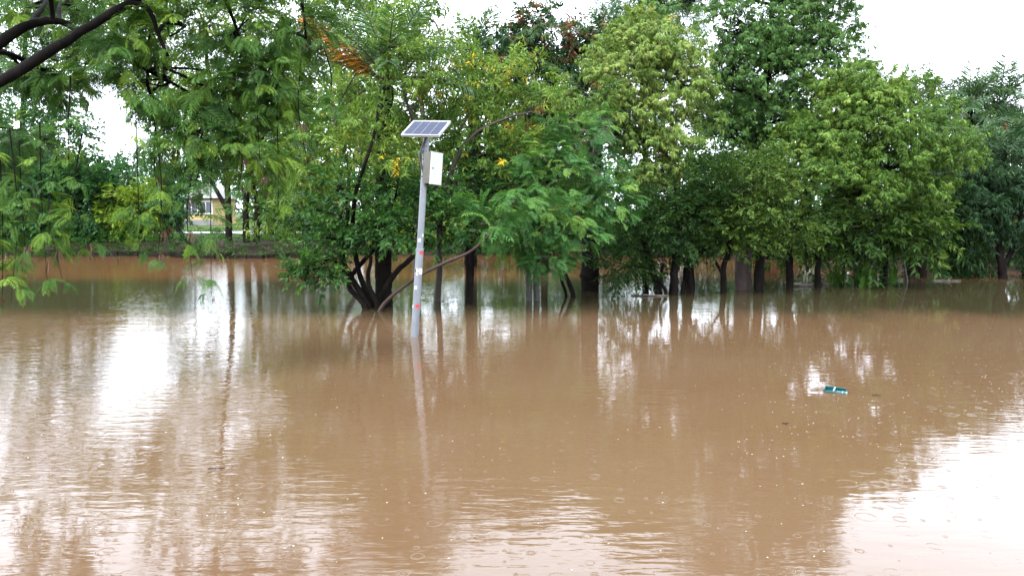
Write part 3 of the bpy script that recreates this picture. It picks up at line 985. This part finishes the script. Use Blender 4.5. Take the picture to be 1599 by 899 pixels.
tree('long_branch_tree', 'thin reddish trunk leaning far right past the solar pole base', 'tree', 14.8,
     [([(592, 486, 0), (640, 440, -.2), (690, 412, -.3), (735, 392, -.3), (775, 355, -.2), (800, 320, -.1)], 3.6, 1.6)],
     [(795, 315, -.1, 28, 24), (760, 350, -.2, 20, 14)], 'feather', 'leaf_bluegreen', 'bark_red', seed=2, dens=.6)
tree('flowering_tree', 'thin branched yellow-green tree with yellow flowers behind the solar panel', 'tree', 16.4,
     [([(683, 478, 0), (686, 420, 0), (688, 340, .1), (700, 280, -.2), (735, 215, -.35), (790, 185, -.3), (830, 175, 0)], 6, 1.2),
      ([(686, 400, 0), (680, 300, -.3), (650, 200, -.45), (630, 120, -.4), (690, 60, -.2)], 4, 1.4),
      ([(688, 330, .1), (740, 230, .3), (780, 130, .4)], 4, 1.6)],
     [(640, 90, .2, 55, 45), (700, 130, .3, 55, 42), (770, 130, .4, 55, 45), (820, 180, .3, 50, 40), (740, 190, .3, 55, 35), (660, 240, .4, 50, 40), (740, 260, .2, 50, 38), (800, 250, .5, 45, 40), (640, 170, .6, 45, 40), (840, 120, .6, 35, 30), (640, 20, .4, 40, 30)],
     'lance_small', 'leaf_flowering', 'bark_brown', seed=3, dens=1.0, tint=.5, tvar=.22, tuft=.32)
tree('flowering_tree', 'yellow-green tree with yellow flowers left of the dark palm trunk', 'tree', 17.0,
     [([(560, 470, 1), (530, 400, .9), (500, 300, .6), (470, 220, .4), (440, 120, .4)], 5, 1.5), ([(520, 370, .8), (545, 280, .5), (520, 180, .4)], 3.5, 1.5)],
     [(500, 260, .2, 50, 38), (450, 290, .2, 40, 36), (545, 200, .3, 45, 40), (480, 190, .5, 45, 40), (430, 220, .5, 36, 36), (560, 140, .6, 36, 36), (440, 340, .5, 30, 26), (585, 190, -2, 36, 30), (612, 235, -2, 34, 26), (560, 235, -1.9, 34, 28), (620, 70, -1.9, 34, 24), (640, 120, -1.9, 34, 26)],
     'lance_small', 'leaf_flowering', 'bark_brown', seed=4, dens=1.0, tint=.5, tvar=.2, tuft=.32)
tree('slender_tree', 'straight dark slender trunk with ivy standing right of the solar pole', 'tree', 16.0,
     [([(733, 475, 0), (734, 420, 0), (733, 360, 0), (738, 290, .1), (745, 220, .1)], 7.5, 4)],
     [(735, 345, .1, 40, 36), (760, 300, .3, 42, 36), (720, 310, .4, 36, 34), (770, 240, .5, 40, 36)],
     'broad', 'leaf_glossy', seed=5, dens=.9, tuft=.30, tint=.36)
tree('feathery_tree', 'feathery blue-green tree on twin pale trunks in mid frame', 'tree', 16.6,
     [([(826, 466, 0), (825, 420, 0), (828, 360, -.1), (840, 290, -.3)], 6, 3), ([(838, 464, 0), (837, 420, 0), (842, 350, -.2), (870, 270, -.3)], 6, 3)],
     [(838, 365, -.9, 50, 32), (800, 355, -.7, 36, 30), (884, 368, -.8, 40, 32), (850, 325, -.8, 52, 34), (820, 300, -.5, 42, 32), (900, 310, -.6, 42, 36), (860, 270, -.5, 46, 34), (925, 260, -.3, 42, 36), (900, 215, -.2, 45, 32), (945, 310, -.3, 30, 32), (850, 405, -1, 22, 14), (835, 240, -.2, 34, 26)],
     'feather', 'leaf_bluegreen', 'bark_grey', seed=6, dens=1.15, spray=.8, tint=.45, tvar=.22, tuft=.36, extra=pods(34), droop=.15)
tree('leaning_tree', 'pair of thin leaning dark stems between twin trunks and ringed palm', 'tree', 17.4,
     [([(895, 462, 0), (885, 435, 0), (868, 400, 0), (855, 350, .2)], 4.5, 2.5), ([(884, 463, .1), (878, 440, .1), (872, 420, .1)], 3, 1.8)],
     [(865, 355, .3, 36, 30)], 'feather', 'leaf_bluegreen', seed=7, dens=.5)
tree('mango_tree', 'dark mango crown tipped with reddish new leaves below the sky gap', 'mango tree', 24.0,
     [([(850, 430, 0), (852, 330, 0), (855, 200, 0), (850, 90, 0)], 7, 3)],
     [(850, 62, 0, 64, 48), (905, 100, 0, 60, 52), (815, 95, .2, 50, 46), (870, 130, 0, 65, 46), (785, 75, .5, 44, 36), (925, 70, .5, 42, 36), (800, 140, .6, 50, 40), (860, 190, .8, 60, 45), (910, 180, .6, 45, 40), (820, 240, .9, 60, 50), (870, 300, 1, 60, 50)],
     'lance', 'leaf_mango', seed=8, dens=1.3, tint=.47, tvar=.28, tuft=.46, spray=1.0)
tree('olive_tree', 'pale yellow-green tree with drooping tiered foliage and rusty tips', 'tree', 19.5,
     [([(1078, 447, 0), (1072, 380, 0), (1050, 280, 0), (1020, 180, 0), (1010, 80, 0)], 9, 3)],
     [(1010, 55, 0, 48, 38), (955, 75, 0, 36, 26), (1050, 85, .1, 42, 36), (985, 110, -.2, 60, 36), (1060, 140, -.1, 46, 40), (940, 155, -.3, 58, 34), (1010, 170, -.4, 56, 36), (1055, 205, -.2, 48, 36), (1000, 225, -.5, 55, 32), (1030, 265, -.5, 42, 32), (960, 200, -.2, 42, 30), (990, 275, -.2, 30, 24)],
     'lance_soft', 'leaf_olive', seed=9, dens=2.1, spray=.64, depth=1.5, tint=.46, tvar=.2, tuft=.36, droop=.45, flat=.5)
tree('tall_tree', 'tallest dark green tree rising out of the top of the picture', 'tree', 21.5,
     [([(1186, 452, 0), (1186, 380, 0), (1180, 250, 0), (1200, 100, 0), (1210, -40, 0)], 9, 3.5)],
     [(1140, 50, 0, 62, 52), (1225, 40, -.1, 62, 52), (1290, 70, 0, 44, 52), (1190, -45, 0, 80, 50), (1285, -10, 0, 46, 46), (1115, 140, 0, 50, 48), (1190, 120, -.3, 62, 48), (1260, 145, -.2, 55, 40), (1120, -30, .3, 55, 45), (1130, 215, .2, 56, 46), (1200, 205, -.1, 62, 46), (1230, -120, .2, 70, 45), (1150, -110, .3, 60, 40), (1325, 100, .4, 22, 26), (1110, 275, .5, 50, 45), (1180, 290, .5, 60, 50), (1040, 10, 1, 40, 40), (1175, 80, .8, 60, 50), (1235, 95, .8, 60, 50), (1150, 165, 1, 55, 50), (1240, 190, 1, 55, 46), (1300, 20, .5, 40, 46)],
     'lance_soft', 'leaf_mid', seed=10, dens=1.3, spray=.68, depth=1.4, tint=.42, tvar=.17, tuft=.40, droop=.4, flat=.55)
tree('bright_tree', 'broad bright green crown sloping down to the right of the tallest tree', 'tree', 19.6,
     [([(1233, 449, 0), (1235, 380, 0), (1260, 300, 0), (1310, 220, 0), (1350, 170, 0)], 7, 3), ([(1236, 380, 0), (1300, 320, .1), (1400, 260, 0)], 4, 2)],
     [(1330, 160, .3, 52, 40), (1390, 150, .4, 42, 36), (1290, 200, 0, 52, 42), (1360, 205, -.2, 56, 42), (1430, 200, .1, 46, 36), (1310, 265, -.3, 60, 42), (1385, 260, -.4, 52, 40), (1450, 250, -.1, 34, 26), (1480, 215, 0, 28, 20), (1250, 240, 0, 46, 40), (1350, 305, -.3, 50, 30), (1435, 300, -.1, 36, 22), (1425, 130, .8, 28, 18), (1490, 245, .1, 26, 16), (1465, 280, .2, 30, 16), (1300, 130, .6, 36, 30), (1360, 125, .6, 34, 26)],
     'lance_soft', 'leaf_bright', seed=11, dens=2.1, spray=.64, depth=1.7, tint=.45, tvar=.18, tuft=.36, droop=.4, flat=.5)
tree('needle_tree', 'fine feathery pine-like treetop between sky gap and tallest tree', 'tree', 28,
     [([(1010, 422, 0), (1008, 250, 0), (1002, 100, 0), (1000, -30, 0)], 7, 3)],
     [(985, 15, 0, 40, 36), (1030, 0, 0, 46, 40), (1000, -40, 0, 46, 36), (960, 45, .2, 26, 22), (1050, 45, .4, 36, 36), (1000, 80, 1, 60, 50)],
     'needle', 'leaf_palm', seed=12, dens=1.8, tint=.6, tuft=.5, spray=1.35)
tree('dark_shrub_tree', 'dark small-leaved multi stemmed tree right of the ringed palm', 'tree', 17.8,
     [([(1028, 459, 0), (1018, 420, 0), (1008, 385, 0), (985, 340, 0), (960, 310, 0)], 7, 3), ([(1052, 458, 0), (1054, 420, 0), (1058, 360, .1), (1062, 300, .2)], 9, 4),
      ([(1080, 456, .2), (1078, 420, .2), (1095, 395, .2), (1120, 370, .2)], 5, 2.5), ([(1040, 458, -.2), (1032, 440, -.2), (1035, 410, -.2)], 3.5, 2), ([(1010, 458, .3), (1005, 430, .3), (1010, 390, .3)], 3.5, 2), ([(1066, 458, .3), (1070, 425, .4), (1068, 385, .4)], 5, 2.5)],
     [(1010, 350, 0, 50, 40), (1060, 340, -.1, 50, 46), (970, 420, -.5, 24, 20), (1000, 425, -.3, 22, 18), (1090, 330, .1, 40, 40), (1040, 295, .2, 50, 36), (985, 385, 0, 32, 24), (1085, 385, .1, 36, 24), (1110, 290, .3, 40, 36), (1020, 400, .4, 50, 26)],
     'broad_small', 'leaf_dark', seed=13, depth=1.5, dens=1.1, tint=.5, tuft=.30)
tree('olive_leaf_tree', 'dusty dark olive tree with dense small leaves left of dark trunks', 'tree', 18.2,
     [([(1130, 456, 0), (1130, 420, 0), (1138, 390, 0), (1150, 330, 0), (1170, 280, 0)], 5.5, 3), ([(1132, 440, 0), (1115, 405, 0), (1105, 380, 0)], 3, 2)],
     [(1180, 265, -.2, 46, 34), (1225, 280, -.2, 42, 38), (1150, 310, -.3, 46, 36), (1200, 325, -.4, 52, 36), (1120, 345, -.2, 38, 32), (1165, 365, -.3, 50, 28), (1235, 345, -.2, 36, 30), (1130, 378, 0, 30, 18), (1215, 372, 0, 36, 20)],
     'broad_small', 'leaf_olivedark', seed=14, depth=1.5, dens=1.2, tint=.64, tuft=.30)
tree('dark_trunk_tree', 'straight near-black trunk right of the shaggy palm, leafy low boughs', 'tree', 18.9,
     [([(1185, 455, -.3), (1185, 420, -.3), (1186, 370, -.3), (1180, 320, -.2)], 8.5, 6)],
     [(1195, 335, .4, 44, 30)], 'broad', 'leaf_olivedark', seed=15, dens=.8)
tree('broadleaf_tree', 'low spreading broadleaf crown over the strappy clump on the right', 'tree', 19.6,
     [([(1277, 446, 0), (1277, 410, 0), (1285, 370, 0), (1310, 340, 0)], 6, 3), ([(1280, 390, 0), (1340, 350, 0), (1420, 335, 0)], 4, 2), ([(1382, 444, .2), (1384, 400, .2), (1390, 350, .1)], 5, 3)],
     [(1300, 345, -.2, 44, 26), (1350, 355, -.3, 46, 26), (1400, 365, -.3, 46, 24), (1440, 345, -.2, 34, 30), (1380, 330, 0, 44, 26), (1270, 370, 0, 34, 22), (1430, 375, -.1, 30, 18), (1330, 374, .2, 44, 16), (1250, 385, .3, 24, 16)],
     'broad_big', 'leaf_olivedark', seed=16, dens=.85, tint=.55, tuft=.34)
tree('dark_trunk_tree', 'thick dark double trunk right of the strappy clump', 'tree', 22.2,
     [([(1422, 436, 0), (1422, 400, 0), (1420, 340, 0), (1425, 280, 0)], 8, 4), ([(1440, 436, .2), (1440, 400, .2), (1445, 340, .2), (1460, 290, .2)], 8, 4)],
     [(1440, 310, .6, 46, 34), (1475, 350, .3, 40, 34), (1480, 290, .6, 40, 34), (1420, 360, .8, 40, 30), (1480, 400, .4, 34, 22)],
     'lance', 'leaf_dark', seed=17, dens=1.0, tint=.45, tuft=.4)
tree('bare_pole_tree', 'pale bare leaning stem standing before the dark double trunk', 'tree', 20.8,
     [([(1416, 444, 0), (1413, 420, 0), (1408, 395, 0), (1402, 370, 0)], 2.4, 1.6)], [(1402, 366, .1, 14, 10)], 'broad', 'leaf_dark', 'bark_grey', seed=18, dens=.6)
tree('mango_tree', 'dark mango tree with forked grey trunk at the right edge', 'mango tree', 22.0,
     [([(1566, 437, 0), (1563, 410, 0), (1560, 370, 0), (1550, 320, 0)], 7.5, 4), ([(1566, 420, 0), (1578, 395, 0), (1592, 350, 0), (1604, 300, 0)], 5, 3)],
     [(1550, 290, 0, 48, 36), (1595, 280, .2, 46, 36), (1530, 330, -.2, 44, 32), (1585, 335, -.2, 50, 32), (1560, 245, .4, 46, 30), (1610, 240, .5, 40, 34), (1510, 290, .2, 36, 30), (1620, 360, 0, 40, 30), (1520, 370, .2, 34, 24)],
     'lance', 'leaf_mangodark', seed=19, dens=1.5, tint=.36, tvar=.18, tuft=.40, spray=.72)
tree('mango_tree', 'dark mango tree behind the forked trunk under the far palms', 'mango tree', 28.0,
     [([(1530, 425, 0), (1530, 360, 0), (1530, 280, 0)], 6, 4)],
     [(1490, 250, 0, 36, 30), (1530, 225, 0, 44, 30), (1480, 190, .4, 26, 24), (1580, 215, .3, 40, 28), (1500, 320, .5, 44, 40), (1460, 260, .6, 30, 36), (1610, 300, .5, 44, 50)],
     'lance', 'leaf_mango', seed=20, dens=1.1, tint=.36, tvar=.2, tuft=.46, spray=1.15)
tree('purple_tree', 'small blackish purple treetop beside the far right palms', 'tree', 34,
     [([(1462, 415, 0), (1462, 300, 0), (1464, 160, 0)], 5, 2.5)],
     [(1452, 145, 0, 22, 14), (1480, 160, 0, 26, 20), (1470, 190, 0, 26, 20)], 'broad', 'leaf_purple', seed=21, dens=1.2, spray=1.3)

tree('twiggy_tree', 'pale twiggy tree behind the dark palm and the solar panel', 'tree', 24.5,
     [([(650, 428, 0), (652, 330, 0), (660, 200, 0), (650, 80, 0)], 7, 2.5), ([(655, 300, 0), (720, 200, 0), (760, 100, 0)], 4, 2)],
     [(590, 60, 0, 55, 46), (650, 50, .2, 50, 40), (705, 75, 0, 50, 44), (760, 100, 0, 50, 44), (560, 150, .3, 50, 44), (640, 150, .3, 60, 50), (720, 160, .3, 60, 50), (790, 180, .3, 55, 50), (580, 230, .5, 55, 46), (670, 240, .5, 60, 50), (750, 250, .5, 60, 50), (620, 310, .6, 60, 44), (720, 330, .6, 60, 44), (560, 10, .2, 45, 36), (630, -10, .4, 45, 36)],
     'lance_small', 'leaf_yellowgreen', 'bark_brown', seed=22, dens=.75, spray=1.4, tuft=.5, tint=.28, tvar=.2)

# strappy clumps at the waterline, each blade its own piece
def blade_mesh(seed, L=1.0, w=.035):
    rng = np.random.default_rng(seed)
    t = np.linspace(0, 1, 7)
    C = np.stack([L * .75 * t ** 1.3, .08 * rng.normal() * t ** 2, L * (1.0 * t - .62 * t ** 2.3)], 1)
    s = np.array([0, 1.0, 0])
    ww = w * np.array([.6, .9, 1, .95, .8, .5, .06])[:, None]
    V = np.stack([C - s * ww, C + np.array([0, 0, -.25]) * ww, C + s * ww], 1).reshape(-1, 3)
    i = np.arange(6) * 3
    A = Acc()
    A.quads(V, np.vstack([np.stack([i, i + 1, i + 4, i + 3], 1), np.stack([i + 1, i + 2, i + 5, i + 4], 1)]), np.repeat(rng.uniform(.1, .8), 21))
    return A.mesh('blade', M['leaf_grass'])
BLADE = [blade_mesh(60 + q) for q in range(6)]
def clump(label, px, py, n, scale, seed):
    rng = np.random.default_rng(seed)
    Y = ground_Y(py)
    c = P(px, py, Y); c[2] = bank_z(c[0], c[1])
    root = empty('strappy_plant', label, 'plant', c, 'strappy clumps at the waterline')
    for q in range(n):
        o = bpy.data.objects.new('blade', BLADE[q % 6]); COL.objects.link(o); o.parent = root
        p = Vector((rng.normal(0, .12), rng.normal(0, .12), .30 + rng.uniform(0, .35)))
        o.matrix_local = Matrix.Translation(p) @ Matrix.Rotation(q * 2.399 + rng.normal(0, .2), 4, 'Z') @ Matrix.Rotation(rng.uniform(-.75, .35), 4, 'Y') @ Matrix.Scale(scale * rng.uniform(.7, 1.15), 4)
    A = Acc()
    A.tube(np.array([[0, 0, -.1], [0, 0, .3], [.02, 0, .62]]), [.13, .12, .08], 8); A.build('stem_base', M['bark_dark'], root)
clump('strappy dark green clump nearest the dark straight trunks', 1312, 446, 44, .95, 1)
clump('largest strappy dark green clump in the waterline row', 1346, 447, 52, 1.1, 2)
clump('strappy dark green clump nearest the pale leaning stem', 1378, 444, 40, .95, 3)

# shrubs at and behind the waterline
def shrub(label, px, py, rx, rz, kind, leaf, seed, lobes=3, name='shrub', cat='shrub', spray=1.0, tint=.42, dens=1.0, group='shrubs on the banks'):
    rng = np.random.default_rng(seed)
    Y = ground_Y(py)
    L = []
    for q in range(lobes):
        f = (q + .5) / lobes - .5
        L.append((px + f * rx * 1.5, py - rz * rng.uniform(.85, 1.15), rng.uniform(-.3, .5), rx / lobes * 1.5, rz * rng.uniform(.85, 1.05)))
    return tree(name, label, cat, Y, [([(px, py, 0), (px + 4, py - rz * .5, 0), (px, py - rz, 0)], 3.5, 2), ([(px + 3, py, .1), (px + rx * .3, py - rz * .7, 0), (px + rx * .4, py - rz, 0)], 2.5, 1.5)],
                L, kind, leaf, seed=seed, spray=spray, tint=tint, dens=dens, group=group, branches=False)
shrub('low dark shrub on the right bank below the mango boughs', 1500, 428, 40, 34, 'broad_small', 'leaf_dark', 41)
shrub('low green shrub between the double trunk and the forked trunk', 1478, 432, 30, 24, 'broad_small', 'leaf_hedge', 42)
shrub('low dark shrub right of the forked trunk at the frame edge', 1598, 432, 34, 34, 'broad_small', 'leaf_hedge', 43)
shrub('low green shrub just left of the forked trunk', 1532, 430, 30, 26, 'broad_small', 'leaf_hedge', 44, tint=.55)
shrub('dark thicket on the far bank behind the strappy clumps', 1330, 415, 80, 40, 'broad', 'leaf_dark', 45, 4, spray=1.2)
shrub('dark thicket on the far bank behind the straight black trunks', 1200, 405, 70, 42, 'broad', 'leaf_dark', 46, 4, spray=1.3)
shrub('green thicket on the far bank behind the small-leaved tree', 1070, 400, 70, 44, 'broad', 'leaf_hedge', 47, 4, spray=1.3)
shrub('green thicket on the far bank behind the ringed palm', 930, 398, 70, 46, 'broad', 'leaf_hedge', 48, 4, spray=1.3)
shrub('light green thicket on the far bank right of the solar pole', 790, 397, 70, 50, 'broad', 'leaf_mid', 49, 4, spray=1.3, tint=.6)
shrub('light green shrub on the far bank seen through the multiple stems', 640, 396, 60, 42, 'broad', 'leaf_yellowgreen', 50, 3, spray=1.3)
shrub('dark thicket on the right bank behind the double trunk', 1430, 420, 50, 44, 'broad', 'leaf_dark', 51, 3, spray=1.2)

# ------------------------------------------------------------------ left bank
def bushes():
    shrub('big dark green bush at the left edge of the far bank', 20, 393, 90, 74, 'broad_big', 'leaf_hedge', 61, 4, spray=1.3, name='bush', cat='bush')
    shrub('big dark green bush on the far bank below the round treetop', 110, 394, 80, 70, 'broad_big', 'leaf_hedge', 62, 4, spray=1.3, name='bush', cat='bush')
    shrub('yellow-green bush on the far bank right of the big dark bushes', 200, 394, 44, 56, 'broad_big', 'leaf_yellowgreen', 63, 3, spray=1.2, name='bush', cat='bush', tint=.5)
    shrub('dark green bush left of the black bank trunks', 255, 391, 46, 60, 'broad', 'leaf_hedge', 64, 3, spray=1.4, name='bush', cat='bush')
    shrub('low leafy bush just right of the twin black bank trunks', 436, 391, 34, 46, 'broad', 'leaf_hedge', 66, 3, spray=1.4, name='bush', cat='bush', tint=.5)
    shrub('leafy bush on the far bank behind the flowering tree', 470, 392, 44, 50, 'broad', 'leaf_hedge', 65, 3, spray=1.4, name='bush', cat='bush', tint=.55)
bushes()
tree('round_tree', 'round mid-green treetop against the white sky at far left', 'tree', 38,
     [([(85, 389, 0), (84, 300, 0), (82, 200, 0)], 5, 3)],
     [(78, 160, 0, 46, 36), (55, 200, 0, 46, 34), (105, 198, 0, 42, 34), (20, 235, 0, 56, 36), (95, 245, 0, 50, 30), (150, 262, 0, 50, 26), (200, 275, .5, 40, 26)],
     'broad', 'leaf_hedge', seed=31, dens=.9, spray=1.7, tuft=.55, tint=.5)
tree('bank_tree', 'black trunk on the far bank in front of the yellow building', 'tree', 35.0,
     [([(357, 388, 0), (357, 340, 0), (352, 260, 0), (330, 150, 0), (320, 40, 0)], 6, 2.5), ([(356, 330, 0), (300, 230, 0), (240, 150, 0), (200, 90, 0)], 3.5, 1.5)],
     [(250, 60, 0, 55, 36), (330, 40, 0, 56, 40), (210, 130, .5, 42, 30), (290, 130, 0, 50, 36), (350, 120, 0, 46, 40), (400, 60, .5, 46, 40), (260, 200, 1, 46, 30), (330, 210, .5, 44, 34), (390, 180, 0, 46, 40), (180, 60, 1, 40, 34), (160, 10, .5, 50, 36), (300, -30, 0, 70, 40), (230, 0, .5, 60, 36), (130, 100, 1, 34, 28), (420, -30, 0, 70, 40)],
     'lance_small', 'leaf_yellowgreen', seed=32, dens=1.0, spray=2.0, tuft=.62, tint=.4)
tree('bank_tree', 'twin black trunks on the far bank right of the yellow building', 'tree', 35.4,
     [([(386, 388, 0), (384, 350, 0), (388, 280, 0), (420, 180, 0), (440, 90, 0)], 6, 2.5), ([(399, 388, .2), (402, 350, .2), (398, 300, .2), (380, 220, .2)], 6, 2.5)],
     [(440, 110, 0, 50, 40), (480, 70, 0, 46, 40), (420, 200, 0, 46, 36), (470, 180, 0, 44, 40), (520, 130, .5, 44, 40), (440, 260, 0, 46, 34), (390, 260, .5, 34, 26), (510, 230, .5, 40, 40), (440, 30, .5, 56, 36), (540, 40, 1, 50, 40), (540, 290, 1, 50, 40), (560, 110, 1.5, 50, 44), (600, 40, 1.5, 50, 44), (580, 200, 1.5, 50, 44), (500, 0, .5, 60, 36), (570, -30, 1, 60, 36)],
     'lance_small', 'leaf_yellowgreen', seed=33, dens=1.0, spray=2.0, tuft=.62, tint=.3)
tree('tall_bank_tree', 'tall thin-crowned tree on the far bank filling the top left corner', 'tree', 41,
     [([(30, 386, 0), (32, 300, 0), (36, 150, 0), (40, 40, 0)], 6, 2.5)],
     [(20, 50, 0, 40, 34), (85, 25, 0, 44, 32), (-40, 90, 0, 46, 40), (120, 60, .5, 36, 30), (50, 100, 0, 40, 26), (-30, 20, 0, 50, 40), (40, -20, .5, 60, 34), (-70, 170, 0, 50, 46), (110, -10, .5, 50, 30), (5, 130, .5, 34, 24)],
     'lance_small', 'leaf_mid', seed=35, dens=.7, spray=2.1, tuft=.65, tint=.4)
tree('leaning_sapling', 'dark leaning sapling on the far bank left of the black trunks', 'tree', 34.0,
     [([(297, 388, 0), (288, 372, 0), (276, 350, 0), (266, 325, 0)], 2.5, 1.5)], [(268, 318, 0, 22, 16)], 'broad', 'leaf_hedge', seed=34, dens=.8, spray=1.4)

# ------------------------------------------------------------------ far woods that read as one mass
def far_wood():
    rng = np.random.default_rng(77)
    A = Acc()
    def one(px, Y, top, w, q):
        x = (px - CX) / F_PX * Y
        z0 = float(bank_z(x, Y))
        h = P(px, top, Y)[2] - z0
        A.tube(np.array([[x, Y, z0 - .2], [x + .1, Y, z0 + h * .7]]), [.18, .08], 6, 1)
        n = int(80 + 11 * h * w / 3)
        d = unit(rng.normal(0, 1, (n, 3)) + np.array([0, -.5, .1]))
        p = np.array([x, Y, z0 + h * .52]) + d * np.array([w, w, h * .48]) * rng.uniform(.55, 1.05, (n, 1)) * (1 + .18 * np.sin(d[:, :1] * 7 + q) * np.cos(d[:, 2:] * 6))
        p = p[p[:, 2] > z0 + .1]
        bake(A, rng, 'broad', p, unit(p - np.array([x, Y, z0 + h * .5])) + rng.normal(0, .3, p.shape), 4.4, rng.normal(.42, .15, len(p)))
    for q in range(40):                      # far belt
        Y = rng.uniform(76, 92)
        px = -150 + (q + rng.uniform(0, 1)) / 40 * 1950
        one(px, Y, rng.uniform(225, 290), rng.uniform(2.0, 3.2), q)
    for q in range(15):                      # nearer belt behind the row, not across the lawn on the left
        px = 455 + (q + rng.uniform(.2, .8)) / 15 * 1200
        if 955 < px < 1075: continue
        one(px, rng.uniform(49, 58), rng.uniform(110, 190) if px < 1280 else rng.uniform(170, 230), rng.uniform(2.2, 3.0), q + 50)
    for q, (px, top) in enumerate(((-60, 110), (0, 160), (235, 262), (300, 120), (420, 130))):
        one(px, 74 + q, top, 3.0, q + 80)
    tag(A.build('far_wood', [M['leaf_hedge'], M['bark_dark']]), 'distant belt of trees seen between the nearer trunks', 'woodland', kind='stuff')
far_wood()

# ------------------------------------------------------------------ the tree overhanging from the left, nearest the camera
def overhang():
    Y0 = 7.6
    root = tree('overhanging_tree', 'nearest tree at upper left, dark boughs and hanging feathery leaves with pods', 'tree', Y0,
        [([(-420, 640, 0), (-400, 420, 0), (-300, 260, 0), (-120, 190, 0), (0, 128, 0), (100, 66, .2), (205, 4, .4), (330, -50, .6), (470, -85, .8)], 16, 3),
         ([(-320, 280, 0), (-150, 130, .3), (-40, 90, .45), (0, 66, .5), (40, 41, .6), (90, 33, .7), (140, 60, .8), (230, 110, .9)], 14, 2.5),
         ([(205, 4, .4), (232, 15, .4), (248, 55, .5), (262, 88, .5)], 4.5, 2.5),
         ([(330, -50, .6), (360, 20, .8), (385, 90, 1)], 4, 2), ([(460, -80, .8), (470, -10, 1), (478, 60, 1.1)], 4, 2)],
        [(130, 20, 1.8, 50, 26), (225, 75, .9, 50, 34), (290, 40, .8, 60, 40), (370, 50, 1, 60, 44), (440, 40, 1.1, 50, 40), (240, 140, .9, 60, 36), (330, 140, 1.0, 56, 40), (430, 130, 1.2, 46, 40), (45, 10, 1.8, 50, 26), (25, 215, .9, 36, 36), (300, 215, 1.1, 60, 26), (380, 225, 1.1, 40, 26), (95, 120, 2.2, 50, 26), (35, 105, 2.2, 40, 26), (420, 100, 1.4, 46, 46), (170, 95, 2.0, 46, 36), (240, -60, .5, 90, 40), (420, -60, .9, 90, 40), (60, -70, .3, 90, 40)],
        'feather_fine', 'leaf_feather_near', 'bark_black', seed=80, dens=.95, tint=.40, tvar=.24, tuft=.30, droop=.5, spray=.72, extra=pods(40, scale=.8))
    base = np.array(root.location)
    rng = np.random.default_rng(81)
    # hanging sprays, each a piece of its own
    H = [(15, 200, 17, 472, .1), (62, 190, 74, 446, .2), (30, 220, 40, 395, .2), (90, 230, 97, 436, .3), (128, 210, 140, 392, .4), (212, 180, 218, 402, .5), (246, 160, 262, 368, .7), (240, 180, 246, 412, .6),
         (300, 160, 296, 330, .8), (332, 170, 330, 462, .8), (318, 200, 300, 432, .7), (352, 150, 366, 330, .9), (400, 130, 410, 300, 1.0), (430, 130, 434, 345, 1.1), (470, 90, 480, 255, 1.1), (505, 70, 512, 178, 1.2), (0, 250, 3, 482, 0), (-20, 200, -8, 400, 0), (110, 120, 112, 330, .5), (280, 190, 272, 300, .9)]
    for (x0, y0, x1, y1, dy) in H:
        a, b = P(x0, y0, Y0 + dy), P(x1, y1, Y0 + dy - .1)
        m = (a + b) / 2 + np.array([rng.normal(0, .06), rng.normal(0, .08), 0])
        C = spline([a, m, b], 14)
        A = Acc()
        A.tube(C, np.linspace(.009, .003, 14), 4, 1, False)
        ln = np.linalg.norm(b - a)
        n = max(5, int(ln / .11))
        tt = np.concatenate([rng.uniform(.12, .8, n), rng.uniform(.85, 1, 2)])
        p = np.stack([np.interp(tt, np.linspace(0, 1, 14), C[:, q]) for q in range(3)], 1)
        az = rng.uniform(0, 6.28, len(tt))
        d = np.stack([np.cos(az), np.sin(az), rng.uniform(-.7, .1, len(tt))], 1)
        bake(A, rng, 'feather_fine', p, d, rng.uniform(.38, .68, len(tt)), rng.normal(.45, .2, len(tt)))
        if rng.random() < .8:
            tp = C[rng.integers(6, 14, 2)]
            bake(A, rng, 'pods', tp, np.tile([1.0, 0, 0], (2, 1)), .75, .5, 2)
        tag(A.build('hanging_branch', [M['leaf_feather_near'], M['bark_dark'], M['pod']], root, base), kind='stuff')
overhang()

# drift rubbish caught among the trunks
M['drift'] = noise_mat('driftwood', (.03, .025, .02), (.11, .095, .075), 9, .7, .4)
def drift(label, px, py, L, ang, r, seed):
    rng = np.random.default_rng(seed)
    c = P(px, py, ground_Y(py)); c[2] = 0
    d = np.array([math.cos(ang), math.sin(ang) * .5, .0])
    pts = [c + d * L * (q - .5) + np.array([0, rng.normal(0, .03), .01 + rng.uniform(0, r)]) for q in np.linspace(0, 1, 5)]
    A = Acc(); A.tube(spline(pts, 14), np.linspace(r, r * .6, 14), 8, rough=.12, rng=rng)
    A.tube(spline([pts[2], pts[2] + np.array([.1, -.05, .12])], 4), np.linspace(r * .5, r * .3, 4), 6)
    tag(A.build('driftwood', M['drift'], None, (0, 0, 0), True), label, 'driftwood', 'driftwood caught among the trunks')
drift('pale driftwood lying right of the dark trunk under the broadleaf crown', 1255, 447, .7, .1, .05, 1)
drift('grey driftwood log lying left of the strappy clumps', 1284, 445, .6, -.1, .06, 2)
drift('thin driftwood at the foot of the small-leaved multi stemmed tree', 1015, 462, .9, .15, .025, 3)
drift('long grey driftwood lying right of the double trunk', 1478, 439, .8, .1, .025, 4)

print('tris', sum(len(o.data.polygons) * 2 for o in bpy.data.objects if o.type == 'MESH'), 'objs', len(bpy.data.objects))
